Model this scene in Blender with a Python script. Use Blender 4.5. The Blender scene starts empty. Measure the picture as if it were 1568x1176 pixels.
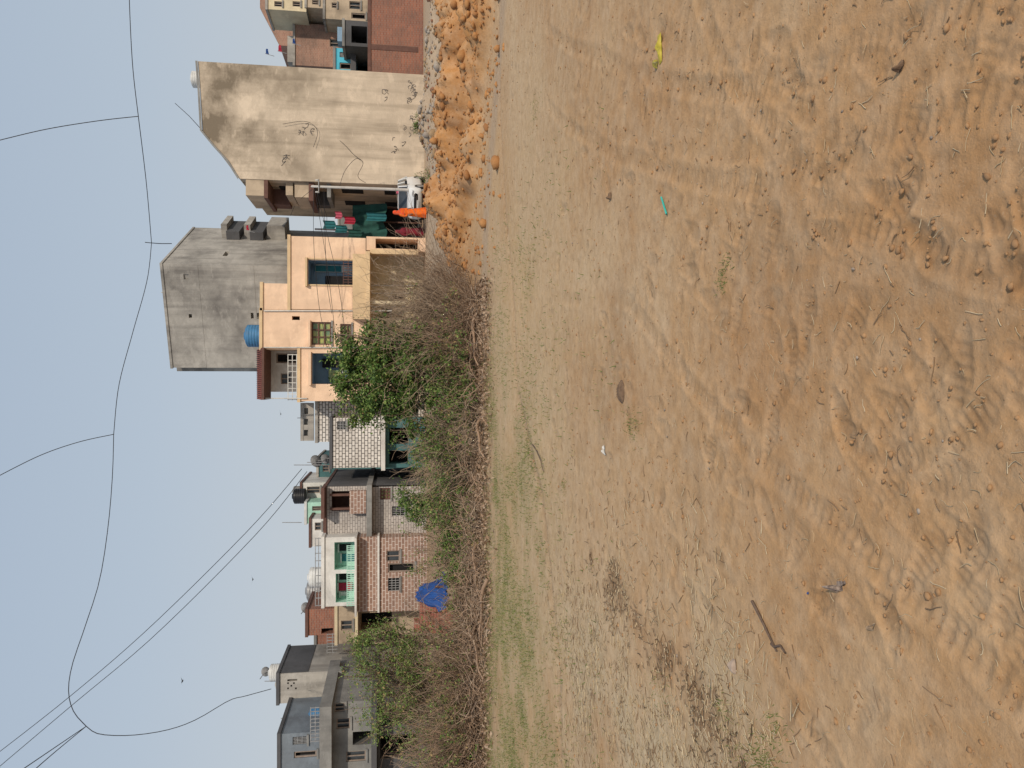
import bpy, math, random
import numpy as np
from mathutils import Vector, Matrix, noise
random.seed(4); rng=np.random.default_rng(7)
scn=bpy.context.scene
scn.view_settings.view_transform='Standard'; scn.view_settings.look='None'; scn.view_settings.exposure=0
# ------------------------------------------------------------ camera (phone held sideways)
FPX=1178.0; CH=1.6; PT=math.atan(179/FPX); cp,sp=math.cos(PT),math.sin(PT)
cam=bpy.data.cameras.new("camera"); co=bpy.data.objects.new("camera",cam); scn.collection.objects.link(co)
cam.sensor_width=36; cam.lens=36*FPX/1568; cam.clip_end=6000; cam.clip_start=0.05
f=Vector((0,cp,-sp)); d=Vector((0,-sp,-cp)); r=Vector((1,0,0))
M=Matrix((( d.x,r.x,-f.x,0),(d.y,r.y,-f.y,0),(d.z,r.z,-f.z,CH),(0,0,0,1))); co.matrix_world=M
scn.camera=co
def ray(x,y):
    u=(x-784)/FPX; v=(588-y)/FPX
    return v, cp-u*sp, -sp-u*cp
def W(x,y,D):
    a,b,c=ray(x,y); t=D/b
    return Vector((a*t,D,CH+c*t))
def G(x,y,z=0.0):
    a,b,c=ray(x,y); t=(z-CH)/c
    return Vector((a*t,b*t,z))
# ------------------------------------------------------------ materials
def nt(name):
    m=bpy.data.materials.new(name); m.use_nodes=True
    n=m.node_tree; b=n.nodes['Principled BSDF']; b.inputs['Roughness'].default_value=.9
    b.inputs['Specular IOR Level'].default_value=.25
    return m,n,b
def C(c): return (c[0],c[1],c[2],1)
def N(n,t,**k):
    q=n.nodes.new(t)
    for a,b in k.items():
        if a in q.inputs: q.inputs[a].default_value=b
        else: setattr(q,a,b)
    return q
def noise_fac(n,src,scale,detail=6,lo=.35,hi=.65,stretch=None):
    if stretch:
        mp=N(n,'ShaderNodeMapping'); mp.inputs['Scale'].default_value=stretch; n.links.new(src,mp.inputs['Vector']); src=mp.outputs[0]
    z=N(n,'ShaderNodeTexNoise'); z.inputs['Scale'].default_value=scale; z.inputs['Detail'].default_value=detail; z.inputs['Roughness'].default_value=.62
    n.links.new(src,z.inputs['Vector'])
    m=N(n,'ShaderNodeMapRange'); m.inputs[1].default_value=lo; m.inputs[2].default_value=hi; n.links.new(z.outputs['Fac'],m.inputs[0])
    return m.outputs[0]
def mixc(n,fac,a,b,mode='MIX'):
    q=N(n,'ShaderNodeMix',data_type='RGBA',blend_type=mode)
    for s,v in ((q.inputs[0],fac),(q.inputs[6],a),(q.inputs[7],b)):
        if hasattr(v,'links') : n.links.new(v,s)
        else: s.default_value=v if not isinstance(v,tuple) else C(v)
    return q.outputs[2]
def mulf(n,a,k):
    mm=N(n,'ShaderNodeMath',operation='MULTIPLY'); n.links.new(a,mm.inputs[0])
    if hasattr(k,'links'): n.links.new(k,mm.inputs[1])
    else: mm.inputs[1].default_value=k
    return mm.outputs[0]
def bump(n,b,src,scale,strength,dist=.02):
    z=N(n,'ShaderNodeTexNoise'); z.inputs['Scale'].default_value=scale; z.inputs['Detail'].default_value=8; n.links.new(src,z.inputs['Vector'])
    q=N(n,'ShaderNodeBump'); q.inputs['Strength'].default_value=strength; q.inputs['Distance'].default_value=dist
    n.links.new(z.outputs['Fac'],q.inputs['Height']); n.links.new(q.outputs[0],b.inputs['Normal'])
def simple(name,c,c2=None,scale=4,rough=.85,bmp=.3,bs=30,metal=0):
    m,n,b=nt(name); tc=N(n,'ShaderNodeTexCoord').outputs['Object']
    c2=c2 or tuple(v*.72 for v in c)
    n.links.new(mixc(n,noise_fac(n,tc,scale),c,c2),b.inputs['Base Color']); b.inputs['Roughness'].default_value=rough; b.inputs['Metallic'].default_value=metal
    if bmp: bump(n,b,tc,bs,bmp)
    return m
def plaster(name,c,stain=(.12,.10,.08),amt=.5,scale=.5,streak=.6,top=None,lo=.46,hi=.7,coat=0):
    m,n,b=nt(name); tc=N(n,'ShaderNodeTexCoord').outputs['Object']
    col=mixc(n,noise_fac(n,tc,scale*3),c,tuple(v*.84 for v in c))
    fo=mulf(n,noise_fac(n,tc,scale,12,lo,hi),amt)
    if top:
        sx=N(n,'ShaderNodeSeparateXYZ'); n.links.new(tc,sx.inputs[0])
        mr=N(n,'ShaderNodeMapRange'); mr.inputs[1].default_value=top[0]; mr.inputs[2].default_value=top[1]; mr.inputs[3].default_value=.22; n.links.new(sx.outputs[2],mr.inputs[0])
        fo=mulf(n,fo,mr.outputs[0])
    col=mixc(n,fo,col,stain)
    col=mixc(n,mulf(n,noise_fac(n,tc,1.6,6,.48,.75,(1,1,.07)),streak*amt),col,stain)
    col=mixc(n,mulf(n,noise_fac(n,tc,.9,8,.52,.58,(1,1,2.2)),.22+coat),col,tuple(v*.68 for v in c))
    col=mixc(n,mulf(n,noise_fac(n,tc,1.3,4,.56,.6,(.5,.5,1)),.2),col,tuple(min(1,v*1.3) for v in c))
    n.links.new(col,b.inputs['Base Color']); bump(n,b,tc,12,.4,.03)
    return m
def brick(name,c1,c2,mortar,w,h,ms,dirt=.4):
    m,n,b=nt(name); tc=N(n,'ShaderNodeTexCoord').outputs['Object']
    sx=N(n,'ShaderNodeSeparateXYZ'); n.links.new(tc,sx.inputs[0]); ad=N(n,'ShaderNodeMath',operation='ADD'); n.links.new(sx.outputs[0],ad.inputs[0]); n.links.new(sx.outputs[1],ad.inputs[1])
    cx=N(n,'ShaderNodeCombineXYZ'); n.links.new(ad.outputs[0],cx.inputs[0]); n.links.new(sx.outputs[2],cx.inputs[1])
    t=N(n,'ShaderNodeTexBrick'); n.links.new(cx.outputs[0],t.inputs['Vector'])
    t.inputs['Color1'].default_value=C(c1); t.inputs['Color2'].default_value=C(c2); t.inputs['Mortar'].default_value=C(mortar)
    t.inputs['Scale'].default_value=1; t.inputs['Brick Width'].default_value=w; t.inputs['Row Height'].default_value=h; t.inputs['Mortar Size'].default_value=ms; t.inputs['Mortar Smooth'].default_value=.2
    n.links.new(mixc(n,mulf(n,noise_fac(n,tc,.7,8,.42,.72),dirt),t.outputs['Color'],(.10,.08,.07)),b.inputs['Base Color']); bump(n,b,tc,25,.4)
    return m
MT={}
MT['peach']=plaster('peach_plaster',(.80,.57,.40),(.42,.29,.2),.3)
MT['peachtrim']=plaster('ochre_trim',(.68,.50,.30),(.3,.22,.15),.35)
MT['yellow']=plaster('pale_yellow_plaster',(.66,.56,.38),(.25,.2,.15),.45)
MT['beige']=plaster('weathered_beige_plaster',(.60,.50,.385),(.18,.145,.105),1.0,.33,.7,(2.5,9.5),.42,.62,.08)
MT['beige2']=plaster('beige_plaster',(.48,.385,.28),(.14,.11,.085),.7)
MT['grey']=plaster('bare_cement_plaster',(.42,.395,.355),(.14,.13,.12),.9,.42,.9,None,.44,.66,.22)
MT['grey2']=plaster('dull_cement_plaster',(.27,.265,.25),(.08,.08,.08),.7)
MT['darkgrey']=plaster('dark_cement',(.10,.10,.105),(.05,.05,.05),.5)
MT['white']=plaster('whitewash',(.68,.66,.62),(.25,.22,.2),.5)
MT['mint']=plaster('mint_paint',(.42,.68,.56),(.2,.3,.25),.3)
MT['cyan']=plaster('cyan_paint',(.10,.50,.66),(.1,.2,.25),.3)
MT['bluegrey']=plaster('blue_grey_paint',(.24,.36,.48),(.1,.12,.15),.3)
MT['bluegrey2']=plaster('dull_blue_paint',(.19,.22,.25),(.08,.08,.09),.5)
MT['teal']=plaster('teal_paint',(.07,.17,.18),(.05,.08,.08),.4)
MT['redbrick']=brick('red_brick',(.31,.115,.07),(.21,.08,.055),(.26,.19,.15),.25,.085,.012,.6)
MT['pinkbrick']=brick('pale_red_brick',(.38,.20,.14),(.29,.145,.10),(.36,.28,.22),.25,.09,.012,.75)
MT['tile']=brick('brown_tile_facade',(.33,.21,.16),(.25,.155,.12),(.58,.51,.46),.33,.16,.015,.35)
MT['greytile']=brick('grey_tile_facade',(.48,.45,.42),(.40,.37,.34),(.18,.16,.16),.30,.13,.014,.4)
MT['bw2']=brick('white_black_tile',(.70,.66,.61),(.60,.56,.51),(.06,.055,.05),.28,.17,.02,.3)
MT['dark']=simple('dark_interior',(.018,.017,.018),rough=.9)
MT['glass']=simple('window_glass',(.035,.04,.045),(.06,.07,.08),2,.15,0)
MT['yglass']=simple('yellow_green_glass',(.42,.42,.13),(.14,.22,.14),3,.25,0)
MT['frame']=simple('painted_frame',(.30,.24,.2),bmp=.1)
MT['wframe']=simple('white_frame',(.62,.61,.57),bmp=.1)
MT['brown']=simple('brown_stone',(.14,.075,.06))
MT['rooftile']=simple('red_roof_tile',(.27,.085,.06),(.16,.06,.05),6)
MT['black']=simple('black_plastic',(.02,.02,.022),rough=.4)
MT['bluep']=simple('blue_plastic',(.06,.19,.36),(.05,.14,.26),3,.5)
MT['whitep']=simple('white_plastic',(.62,.62,.6),(.45,.45,.43),3,.5)
MT['metal']=simple('galvanised_steel',(.35,.35,.35),(.2,.2,.2),8,.5,metal=.3)
MT['conc']=plaster('pole_concrete',(.50,.48,.45),(.3,.28,.25),.4)
MT['green']=simple('green_shade_cloth',(.02,.085,.07),(.015,.05,.045),2)
MT['tealc']=simple('teal_cloth',(.03,.17,.19),(.02,.10,.12),2)
MT['redc']=simple('red_cloth',(.42,.03,.05),(.28,.02,.05),3)
MT['pinkc']=simple('pink_cloth',(.50,.10,.16),(.35,.08,.12),3)
MT['bluet']=simple('blue_tarpaulin',(.02,.08,.28),(.018,.05,.18),2.5,.6,.5,6)
MT['mark']=simple('charcoal_marks',(.17,.155,.15))
MT['wire']=simple('cable_rubber',(.03,.03,.035),rough=.6)
# ------------------------------------------------------------ mesh helpers
def link(o,parent=None):
    scn.collection.objects.link(o)
    if parent:
        o.parent=parent; o.matrix_parent_inverse=parent.matrix_world.inverted()
    return o
def empty(name,loc):
    e=bpy.data.objects.new(name,None); e.empty_display_size=.3; scn.collection.objects.link(e); e.location=loc
    e.matrix_world=Matrix.Translation(loc); return e
def npmesh(name,V,F,mats,mi=None,parent=None,smooth=False):
    V=np.asarray(V,dtype=np.float32); F=np.asarray(F,dtype=np.int32); k=F.shape[1]
    me=bpy.data.meshes.new(name); me.vertices.add(len(V)); me.vertices.foreach_set('co',V.ravel())
    me.loops.add(F.size); me.loops.foreach_set('vertex_index',F.ravel()); me.polygons.add(len(F))
    me.polygons.foreach_set('loop_start',np.arange(0,F.size,k,dtype=np.int32)); me.polygons.foreach_set('loop_total',np.full(len(F),k,dtype=np.int32))
    for m in mats: me.materials.append(m)
    if mi is not None: me.polygons.foreach_set('material_index',np.asarray(mi,dtype=np.int32))
    if smooth: me.polygons.foreach_set('use_smooth',np.ones(len(F),dtype=bool))
    me.update(calc_edges=True); me.validate()
    return link(bpy.data.objects.new(name,me),parent)
def pymesh(name,V,F,mats,mi=None,parent=None,smooth=False):
    me=bpy.data.meshes.new(name); me.from_pydata([tuple(v) for v in V],[],F)
    for m in mats: me.materials.append(m)
    if mi: me.polygons.foreach_set('material_index',mi)
    if smooth: me.polygons.foreach_set('use_smooth',[True]*len(me.polygons))
    me.update(); return link(bpy.data.objects.new(name,me),parent)
class Fr:
    def __init__(s,P0,e=(1,0)):
        s.P=Vector((P0[0],P0[1])); s.e=Vector(e).normalized(); s.n=Vector((-s.e.y,s.e.x))
    def sz(s,x,y):
        a,b,c=ray(x,y); t=s.P.dot(s.n)/(Vector((a,b)).dot(s.n)); p=Vector((a,b))*t-s.P
        return p.dot(s.e),CH+c*t
    def r(s,xt,xb,ya,yb):
        xm=(xt+xb)/2; ym=(ya+yb)/2
        return s.sz(xm,yb)[0],s.sz(xm,ya)[0],s.sz(xb,ym)[1],s.sz(xt,ym)[1]
    def w(s,a,z,d): p=s.P+s.e*a+s.n*d; return (p.x,p.y,z)
class Bld:
    def __init__(s,name): s.name=name; s.parts={}
    def q(s,pn,pts,m):
        V,F,mi,ms=s.parts.setdefault(pn,([],[],[],[]))
        if m not in ms: ms.append(m)
        b=len(V); V.extend(pts); F.append(tuple(range(b,b+len(pts)))); mi.append(ms.index(m))
    def box(s,pn,F,s0,s1,z0,z1,d0,d1,m):
        w=F.w; p=[w(a,z,dd) for dd in (d0,d1) for z in (z0,z1) for a in (s0,s1)]
        for i in ((0,1,3,2),(5,4,6,7),(4,0,2,6),(1,5,7,3),(2,3,7,6),(4,5,1,0)): s.q(pn,[p[k] for k in i],m)
    def wall(s,F,s0,s1,z0,z1,ops,m,depth):
        w=F.w; S=sorted({s0,s1,*[min(max(o[k],s0),s1) for o in ops for k in (0,1)]}); Z=sorted({z0,z1,*[min(max(o[k],z0),z1) for o in ops for k in (2,3)]})
        for i in range(len(S)-1):
            for j in range(len(Z)-1):
                a,b,c,e=S[i],S[i+1],Z[j],Z[j+1]; mx,mz=(a+b)/2,(c+e)/2
                if any(o[0]<mx<o[1] and o[2]<mz<o[3] for o in ops): continue
                s.q('walls',[w(a,c,0),w(b,c,0),w(b,e,0),w(a,e,0)],m)
        for o in ops:
            a,b,c,e,dp,bm=o[:6]; rm=o[6] if len(o)>6 else m
            s.q('reveals',[w(a,c,0),w(a,e,0),w(a,e,dp),w(a,c,dp)],rm); s.q('reveals',[w(b,c,0),w(b,e,0),w(b,e,dp),w(b,c,dp)],rm)
            s.q('reveals',[w(a,c,0),w(b,c,0),w(b,c,dp),w(a,c,dp)],rm); s.q('reveals',[w(a,e,0),w(b,e,0),w(b,e,dp),w(a,e,dp)],rm)
            s.q('panes',[w(a,c,dp),w(b,c,dp),w(b,e,dp),w(a,e,dp)],bm)
        s.q('walls',[w(s0,z0,0),w(s0,z1,0),w(s0,z1,depth),w(s0,z0,depth)],m); s.q('walls',[w(s1,z0,0),w(s1,z1,0),w(s1,z1,depth),w(s1,z0,depth)],m)
        s.q('walls',[w(s0,z0,depth),w(s1,z0,depth),w(s1,z1,depth),w(s0,z1,depth)],m)
        s.q('roof',[w(s0,z1,0),w(s1,z1,0),w(s1,z1,depth),w(s0,z1,depth)],MT['grey2'])
    def frame(s,F,o,nx,nz,m,t=.05,d=.06,glass=None):
        a,b,c,e=o[:4]
        for i in range(nx+1):
            x=a+(b-a-t)*i/nx; s.box('window_frames',F,x,x+t,c,e,d,d+.05,m)
        for j in range(nz+1):
            z=c+(e-c-t)*j/nz; s.box('window_frames',F,a,b,z,z+t,d-.004,d+.046,m)
        s.box('sills',F,a-.08,b+.08,c-.09,c-.003,-.07,.04,MT['grey2'])
    def done(s):
        allv=[v for p in s.parts.values() for v in p[0]]; n=len(allv)
        c=Vector((sum(v[0] for v in allv)/n,sum(v[1] for v in allv)/n,0)); e=empty(s.name,c)
        for pn,(V,F,mi,ms) in s.parts.items(): pymesh(pn,V,F,ms,mi,e)
        return e
def block(b,F,xt,xb,ya,yb,depth,m,ops=(),cap=None,ground=False):
    s0,s1,z0,z1=F.r(xt,xb,ya,yb)
    if ground: z0=-.3
    oo=[]
    for o in ops:
        rr=F.r(*o[:4]); kind=o[4]
        rr=(max(rr[0],s0+.03),min(rr[1],s1-.03),max(rr[2],z0+.02),min(rr[3],z1-.02))
        if kind=='win': oo.append((*rr,.16,MT['glass'])); b.frame(F,rr,2,1,MT['frame'])
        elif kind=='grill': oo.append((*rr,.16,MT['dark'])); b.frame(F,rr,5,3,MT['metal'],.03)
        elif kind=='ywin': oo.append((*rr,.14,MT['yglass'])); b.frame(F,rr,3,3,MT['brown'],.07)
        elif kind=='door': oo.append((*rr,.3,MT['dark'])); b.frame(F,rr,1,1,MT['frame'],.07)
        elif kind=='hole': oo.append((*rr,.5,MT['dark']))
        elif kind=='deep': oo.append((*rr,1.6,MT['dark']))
        elif isinstance(kind,tuple): oo.append((*rr,kind[0],MT[kind[1]],MT[kind[1]]))
    b.wall(F,s0,s1,z0,z1,oo,m,depth)
    if cap: b.box('parapet',F,s0-.06,s1+.06,z1+.003,z1+.16,-.08,depth+.05,cap)
    return s0,s1,z0,z1
def slab(b,F,xt,xb,ya,yb,d0,d1,m,pn='ledges'):
    s0,s1,z0,z1=F.r(xt,xb,ya,yb); b.box(pn,F,s0,s1,z0,z1,d0,d1,m); return s0,s1,z0,z1
def rail(b,F,xt,xb,ya,yb,d,n,m,pn='railing',t=.035,rows=2):
    s0,s1,z0,z1=F.r(xt,xb,ya,yb)
    for i in range(n+1):
        x=s0+(s1-s0)*i/n; b.box(pn,F,x-t/2,x+t/2,z0,z1-t,d,d+t,m)
    for j in range(rows):
        z=z1-(z1-z0)*j/rows; b.box(pn,F,s0-t,s1+t,z-t,z,d-.003,d+t+.003,m)
def lathe(name,prof,mat,loc,n=24,parent=None,smooth=True,ell=1):
    V=[];F=[]
    for (rr,z) in prof:
        for i in range(n):
            a=2*math.pi*i/n; V.append((loc[0]+rr*math.cos(a),loc[1]+rr*ell*math.sin(a),loc[2]+z))
    for j in range(len(prof)-1):
        for i in range(n): F.append((j*n+i,j*n+(i+1)%n,(j+1)*n+(i+1)%n,(j+1)*n+i))
    F.append(tuple(range(n))[::-1]); F.append(tuple((len(prof)-1)*n+i for i in range(n)))
    return pymesh(name,V,F,[mat],None,parent,smooth)
def water_tank(x,y,z,rr,h,mat):
    pr=[(rr*.96,0)]
    for i in range(5):
        z0=h*.78*i/5; pr+=[(rr,z0+.02),(rr,z0+h*.12),(rr*.95,z0+h*.14)]
    pr+=[(rr,h*.8),(rr*.75,h*.9),(rr*.35,h*.95),(rr*.34,h),(.01,h*1.01)]
    return lathe('water_tank',pr,mat,(x,y,z))
def tubes(P,r0,r1,ns=3):
    P=np.asarray(P,float); n,k,_=P.shape
    T=np.gradient(P,axis=1); T/=np.linalg.norm(T,axis=2,keepdims=True)+1e-9
    up=np.where(np.abs(T[...,2:3])>.9,np.array([1.,0,0]),np.array([0,0,1.])); A=np.cross(T,up); A/=np.linalg.norm(A,axis=2,keepdims=True)+1e-9; Bv=np.cross(T,A)
    r0=np.broadcast_to(np.asarray(r0,float),(n,)); r1=np.broadcast_to(np.asarray(r1,float),(n,))
    R=r0[:,None]*(1-np.linspace(0,1,k))+r1[:,None]*np.linspace(0,1,k)
    rings=[P+(A*math.cos(2*math.pi*i/ns)+Bv*math.sin(2*math.pi*i/ns))*R[...,None] for i in range(ns)]
    V=np.stack(rings,2).reshape(-1,3)
    base=(np.arange(n)[:,None]*k+np.arange(k-1)[None])*ns; F=[]
    for i in range(ns):
        j=(i+1)%ns; F.append(np.stack([base+i,base+j,base+ns+j,base+ns+i],-1).reshape(-1,4))
    return V,np.concatenate(F)
def unit(n): 
    v=rng.normal(size=(n,3)); return v/np.linalg.norm(v,axis=1,keepdims=True)
def grow(base,dirs,L,K,curl,droop=0):
    p=base.copy(); dd=dirs/np.linalg.norm(dirs,axis=1,keepdims=True); out=[p.copy()]
    for i in range(K-1):
        dd=dd+rng.normal(size=dd.shape)*curl+np.array([0,0,droop]); dd/=np.linalg.norm(dd,axis=1,keepdims=True)
        p=p+dd*(L/(K-1))[:,None]; out.append(p.copy())
    return np.stack(out,1)
def merge(parts):
    V=[];F=[];o=0
    for v,fc in parts: V.append(v);F.append(fc+o);o+=len(v)
    return np.concatenate(V),np.concatenate(F)
def leaves(c,l,wd):
    n=len(c); a=unit(n); b=np.cross(a,unit(n)); b/=np.linalg.norm(b,axis=1,keepdims=True)+1e-9
    s=rng.uniform(.6,1.3,(n,1)); a=a*l*s; b=b*wd*s
    nr=np.cross(a,b); nr/=np.linalg.norm(nr,axis=1,keepdims=True)+1e-9
    V=np.stack([c-a,c+b-a*.1+nr*wd*.25,c+a,c-b-a*.1+nr*wd*.25],1).reshape(-1,3)
    return V,np.arange(4*n).reshape(n,4)
ico=[(0,0,1)]+[(.894*math.cos(2*math.pi*i/5),.894*math.sin(2*math.pi*i/5),.447) for i in range(5)]+[(.894*math.cos(2*math.pi*(i+.5)/5),.894*math.sin(2*math.pi*(i+.5)/5),-.447) for i in range(5)]+[(0,0,-1)]
icf=[(0,1+i,1+(i+1)%5) for i in range(5)]+[(1+i,6+i,1+(i+1)%5) for i in range(5)]+[(1+(i+1)%5,6+i,6+(i+1)%5) for i in range(5)]+[(11,6+(i+1)%5,6+i) for i in range(5)]
def rocks(c,size,flat=.6):
    n=len(c); b=np.array(ico)[None]*rng.uniform(.65,1.25,(n,12,1)); b=b*rng.uniform(.6,1.3,(n,1,3)); b[...,2]*=flat
    a=rng.uniform(0,6.28,n); ca,sa=np.cos(a)[:,None],np.sin(a)[:,None]
    x=b[...,0]*ca-b[...,1]*sa; y=b[...,0]*sa+b[...,1]*ca
    V=np.stack([x,y,b[...,2]],-1)*np.asarray(size).reshape(-1,1,1)+c[:,None]
    return V.reshape(-1,3),(np.array(icf)[None]+12*np.arange(n)[:,None,None]).reshape(-1,3)
# ------------------------------------------------------------ terrain
def vnoise(x,y,seed):
    xi=np.floor(x).astype(np.int64); yi=np.floor(y).astype(np.int64); fx=x-xi; fy=y-yi
    fx=fx*fx*(3-2*fx); fy=fy*fy*(3-2*fy)
    def h(a,b):
        v=(a*374761393+b*668265263+seed*974634777)&0xffffffff; v=((v^(v>>13))*1274126177)&0xffffffff; return ((v^(v>>16))&0xffff)/65535.
    return (h(xi,yi)*(1-fx)+h(xi+1,yi)*fx)*(1-fy)+(h(xi,yi+1)*(1-fx)+h(xi+1,yi+1)*fx)*fy
def fbm(x,y,s,o,seed):
    a=1;t=0;q=0
    x,y=x*.8+y*.6,y*.8-x*.6
    for i in range(o):
        t=t+a*(vnoise(x/s,y/s,seed+i)-.5); q+=a; a*=.55; s*=.5; x,y=x*.6+y*.8+3.1,y*.6-x*.8
    return t/q
def gau(X,Y,cx,cy,sx,sy,rot=0):
    c,s=math.cos(rot),math.sin(rot); a=(X-cx)*c+(Y-cy)*s; b=-(X-cx)*s+(Y-cy)*c
    return np.exp(-(a/sx)**2-(b/sy)**2)
def sig(v): return 1/(1+np.exp(-np.clip(v,-30,30)))
def seg_dist(X,Y,pts):
    best=np.full(np.shape(X),1e9)
    for (a,b) in zip(pts[:-1],pts[1:]):
        ab=np.array(b)-np.array(a); t=np.clip(((X-a[0])*ab[0]+(Y-a[1])*ab[1])/(ab@ab),0,1)
        best=np.minimum(best,np.hypot(X-a[0]-t*ab[0],Y-a[1]-t*ab[1]))
    return best
ruts=[[tuple(G(*p)[:2]) for p in L] for L in ([(762,-40),(765,180),(775,330),(788,480),(792,600),(828,760),(838,860),(852,1010),(858,1200)],)]
bermL=[(3.6,15.8),(5.2,14.4),(7.3,12.9),(11,11.6),(16,11.2)]; bermL2=[(4.6,17.2),(7,16),(10,15.2),(15,15)]
moundc=W(700,338,17)
def berm(X,Y):
    q=seg_dist(X+fbm(X,Y,1.5,3,55)*.9,Y+fbm(X,Y,1.3,3,66)*1.0,bermL); q2=seg_dist(X+fbm(X,Y,1.2,3,57)*1.2,Y+fbm(X,Y,1.0,3,68)*1.2,bermL2)
    return np.exp(-(q/.6)**6)*(.34+.6*fbm(X,Y,.9,4,31))+np.exp(-(q2/.85)**6)*(.50+.7*fbm(X,Y,.9,4,37))
def macro(X,Y):
    X=np.asarray(X,float);Y=np.asarray(Y,float)
    h=fbm(X,Y,5,3,1)*.09*sig(Y-5)+fbm(X,Y,1.4,3,9)*.012
    mnd=gau(X,Y,moundc.x,moundc.y+.2,1.05,.9)*.62
    h=h+berm(X,Y)+mnd*(1+fbm(X,Y,.8,2,3))+(mnd*.5+np.clip(berm(X,Y),0,1)*.7)*fbm(X,Y,.3,4,19)*.8
    rb=gau(X,Y,8.2,26,2.0,1.6,.2)*.6+gau(X,Y,11.5,25,3,1.5)*.55+gau(X,Y,9.5,20.5,3,1.6,-.2)*.25
    h=h+rb*(1+.9*fbm(X,Y,1.2,3,77))
    h=h+gau(X,Y,-4.5,16.5,8,1.8)*.2
    return h
def mound_mask(X,Y): return np.clip(berm(X,Y)*4+gau(X,Y,moundc.x,moundc.y,1.4,1.1)*1.8+gau(X,Y,8,14.5,4,2.2)*.7,0,1)
def micro(X,Y):
    near=1/(1+(Y/14)**3); rough=.4+1.5*np.clip(fbm(X,Y,1.6,2,99)+.1,0,1)
    h=fbm(X,Y,.6,3,14)*.012*rough+fbm(X,Y,.16,3,24)*.0065*rough+fbm(X,Y,.06,2,41)*.005
    return h*near
def H(X,Y): return macro(X,Y)+micro(X,Y)
rows=[-6,-4,-2.5,-1.5,-.8,-.2,.3,.7,1.0]; y=1.2
while y<60: rows.append(y); y*=1.0048
while y<3000: rows.append(y); y*=1.15
rows=np.array(rows); nc=760; s=np.linspace(-1,1,nc); sx=.5*s+.5*s**3
YY,SS=np.meshgrid(rows,sx,indexing='ij'); WW=3.6+.9*np.abs(YY); XX=SS*WW
ZZ=H(XX,YY)
for L in ruts:
    q=seg_dist(XX,YY,L); ZZ-=.03*np.exp(-(q/.08)**2)
nm=(YY>1)&(YY<13); xs,ys=XX[nm],YY[nm]; zz=np.zeros_like(xs)
for i in range(800):
    fy=rng.uniform(1.6,12.5)**1.0; fx=rng.uniform(-.62,.62)*fy; an=rng.normal(.5,.9); c,sn=math.cos(an),math.sin(an)
    m=(abs(xs-fx)<.25)&(abs(ys-fy)<.25); a=(xs[m]-fx)*c+(ys[m]-fy)*sn; b=-(xs[m]-fx)*sn+(ys[m]-fy)*c
    e=(a/(.046-.012*np.sin(b*14)))**2+(b/.125)**2; dp=rng.uniform(.002,.0075)
    zz[m]+=-dp*np.exp(-e**3)*(1+.35*np.sin(b*190))+dp*.4*np.exp(-((np.sqrt(e)-1.3)/.2)**2)
for L in ([(.75,1.4),(.9,3.2),(1.6,5.5),(3,8)],[(-.9,1.4),(-.4,3),(.5,5.2),(1.2,9)],[(.2,1.5),(.6,2.6),(1.6,3.6),(3.2,4.6)],[(1.0,1.4),(1.25,3.0),(2.1,5.2),(3.8,8)]):
    q=seg_dist(xs+.04*np.sin(ys*2)+.05*np.sin(ys*.9),ys,L); m=q<.2; fade=np.clip(.2+2.5*(fbm(xs[m],ys[m],1.1,2,301)+.2),0,1); zz[m]+=((-.004+.0035*np.sin(ys[m]*110+xs[m]*50))*np.exp(-(q[m]/.05)**4)+.003*np.exp(-((q[m]-.08)/.025)**2))*fade
ZZ[nm]+=zz; foot=np.zeros_like(ZZ); foot[nm]=zz
nr=len(rows); V=np.stack([XX,YY,ZZ],-1).reshape(-1,3)
idx=np.arange(nr*nc).reshape(nr,nc); F=np.stack([idx[:-1,:-1],idx[:-1,1:],idx[1:,1:],idx[1:,:-1]],-1).reshape(-1,4)
def lerp(a,b,t): return a*(1-t[...,None])+np.array(b)*t[...,None]
def grassmask(X,Y): return sig((Y-(7.1+fbm(X,Y,3,3,5)*4))*1.4)*sig((14.5-Y)*2)*sig((.1-X+fbm(X,Y,2,2,8)*4)*1.1)
def strawmask(X,Y): return np.clip(gau(X,Y,-2.3,5.4,1.0,1.7,.25)*1.5+gau(X,Y,-3.0,4.6,1.0,1.2)+gau(X,Y,-1.75,3.5,.5,.8)*.8,0,1)*np.clip(.6+2.6*fbm(X,Y,.7,4,12),0,1)
debrisL=[tuple(G(*p)[:2]) for p in ((905,850),(960,930),(985,985),(1040,1010),(1065,1080),(1120,1130),(1150,1200))]
def debris(X,Y): return np.exp(-(seg_dist(X+fbm(X,Y,.5,2,4)*.4,Y,debrisL)/.17)**2)*np.clip(.5+2.5*fbm(X,Y,.35,3,6),0,1)
col=np.zeros((nr,nc,3))+np.array([.47,.272,.128])
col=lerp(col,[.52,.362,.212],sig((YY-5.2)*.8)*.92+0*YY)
col=lerp(col,[.38,.195,.082],np.clip(fbm(XX,YY,1.8,5,50)*2.2+.06,0,.5))
col=lerp(col,[.56,.40,.24],np.clip(fbm(XX,YY,1.1,5,60)*3-.1,0,.55))
col=lerp(col,[.52,.335,.165],np.clip(fbm(XX,YY,2.5,4,83)*2,0,.5)*sig((YY-7)))
col=lerp(col,[.35,.225,.125],np.clip(fbm(XX,YY,.5,4,183)*3-.25,0,.4)*sig((8-YY)))
col=lerp(col,[.215,.20,.088],grassmask(XX,YY)*np.clip(.5+1.2*fbm(XX,YY,.6,4,90),0,.85))
col=lerp(col,[.46,.40,.27],strawmask(XX,YY)*.55); col=lerp(col,[.20,.115,.06],debris(XX,YY)*.6)
bz=sig((YY-13.2+fbm(XX,YY,1.5,3,15)*2)*2)*sig((1.8-XX)*2); col=lerp(col,[.26,.17,.10],bz*.8)
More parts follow.
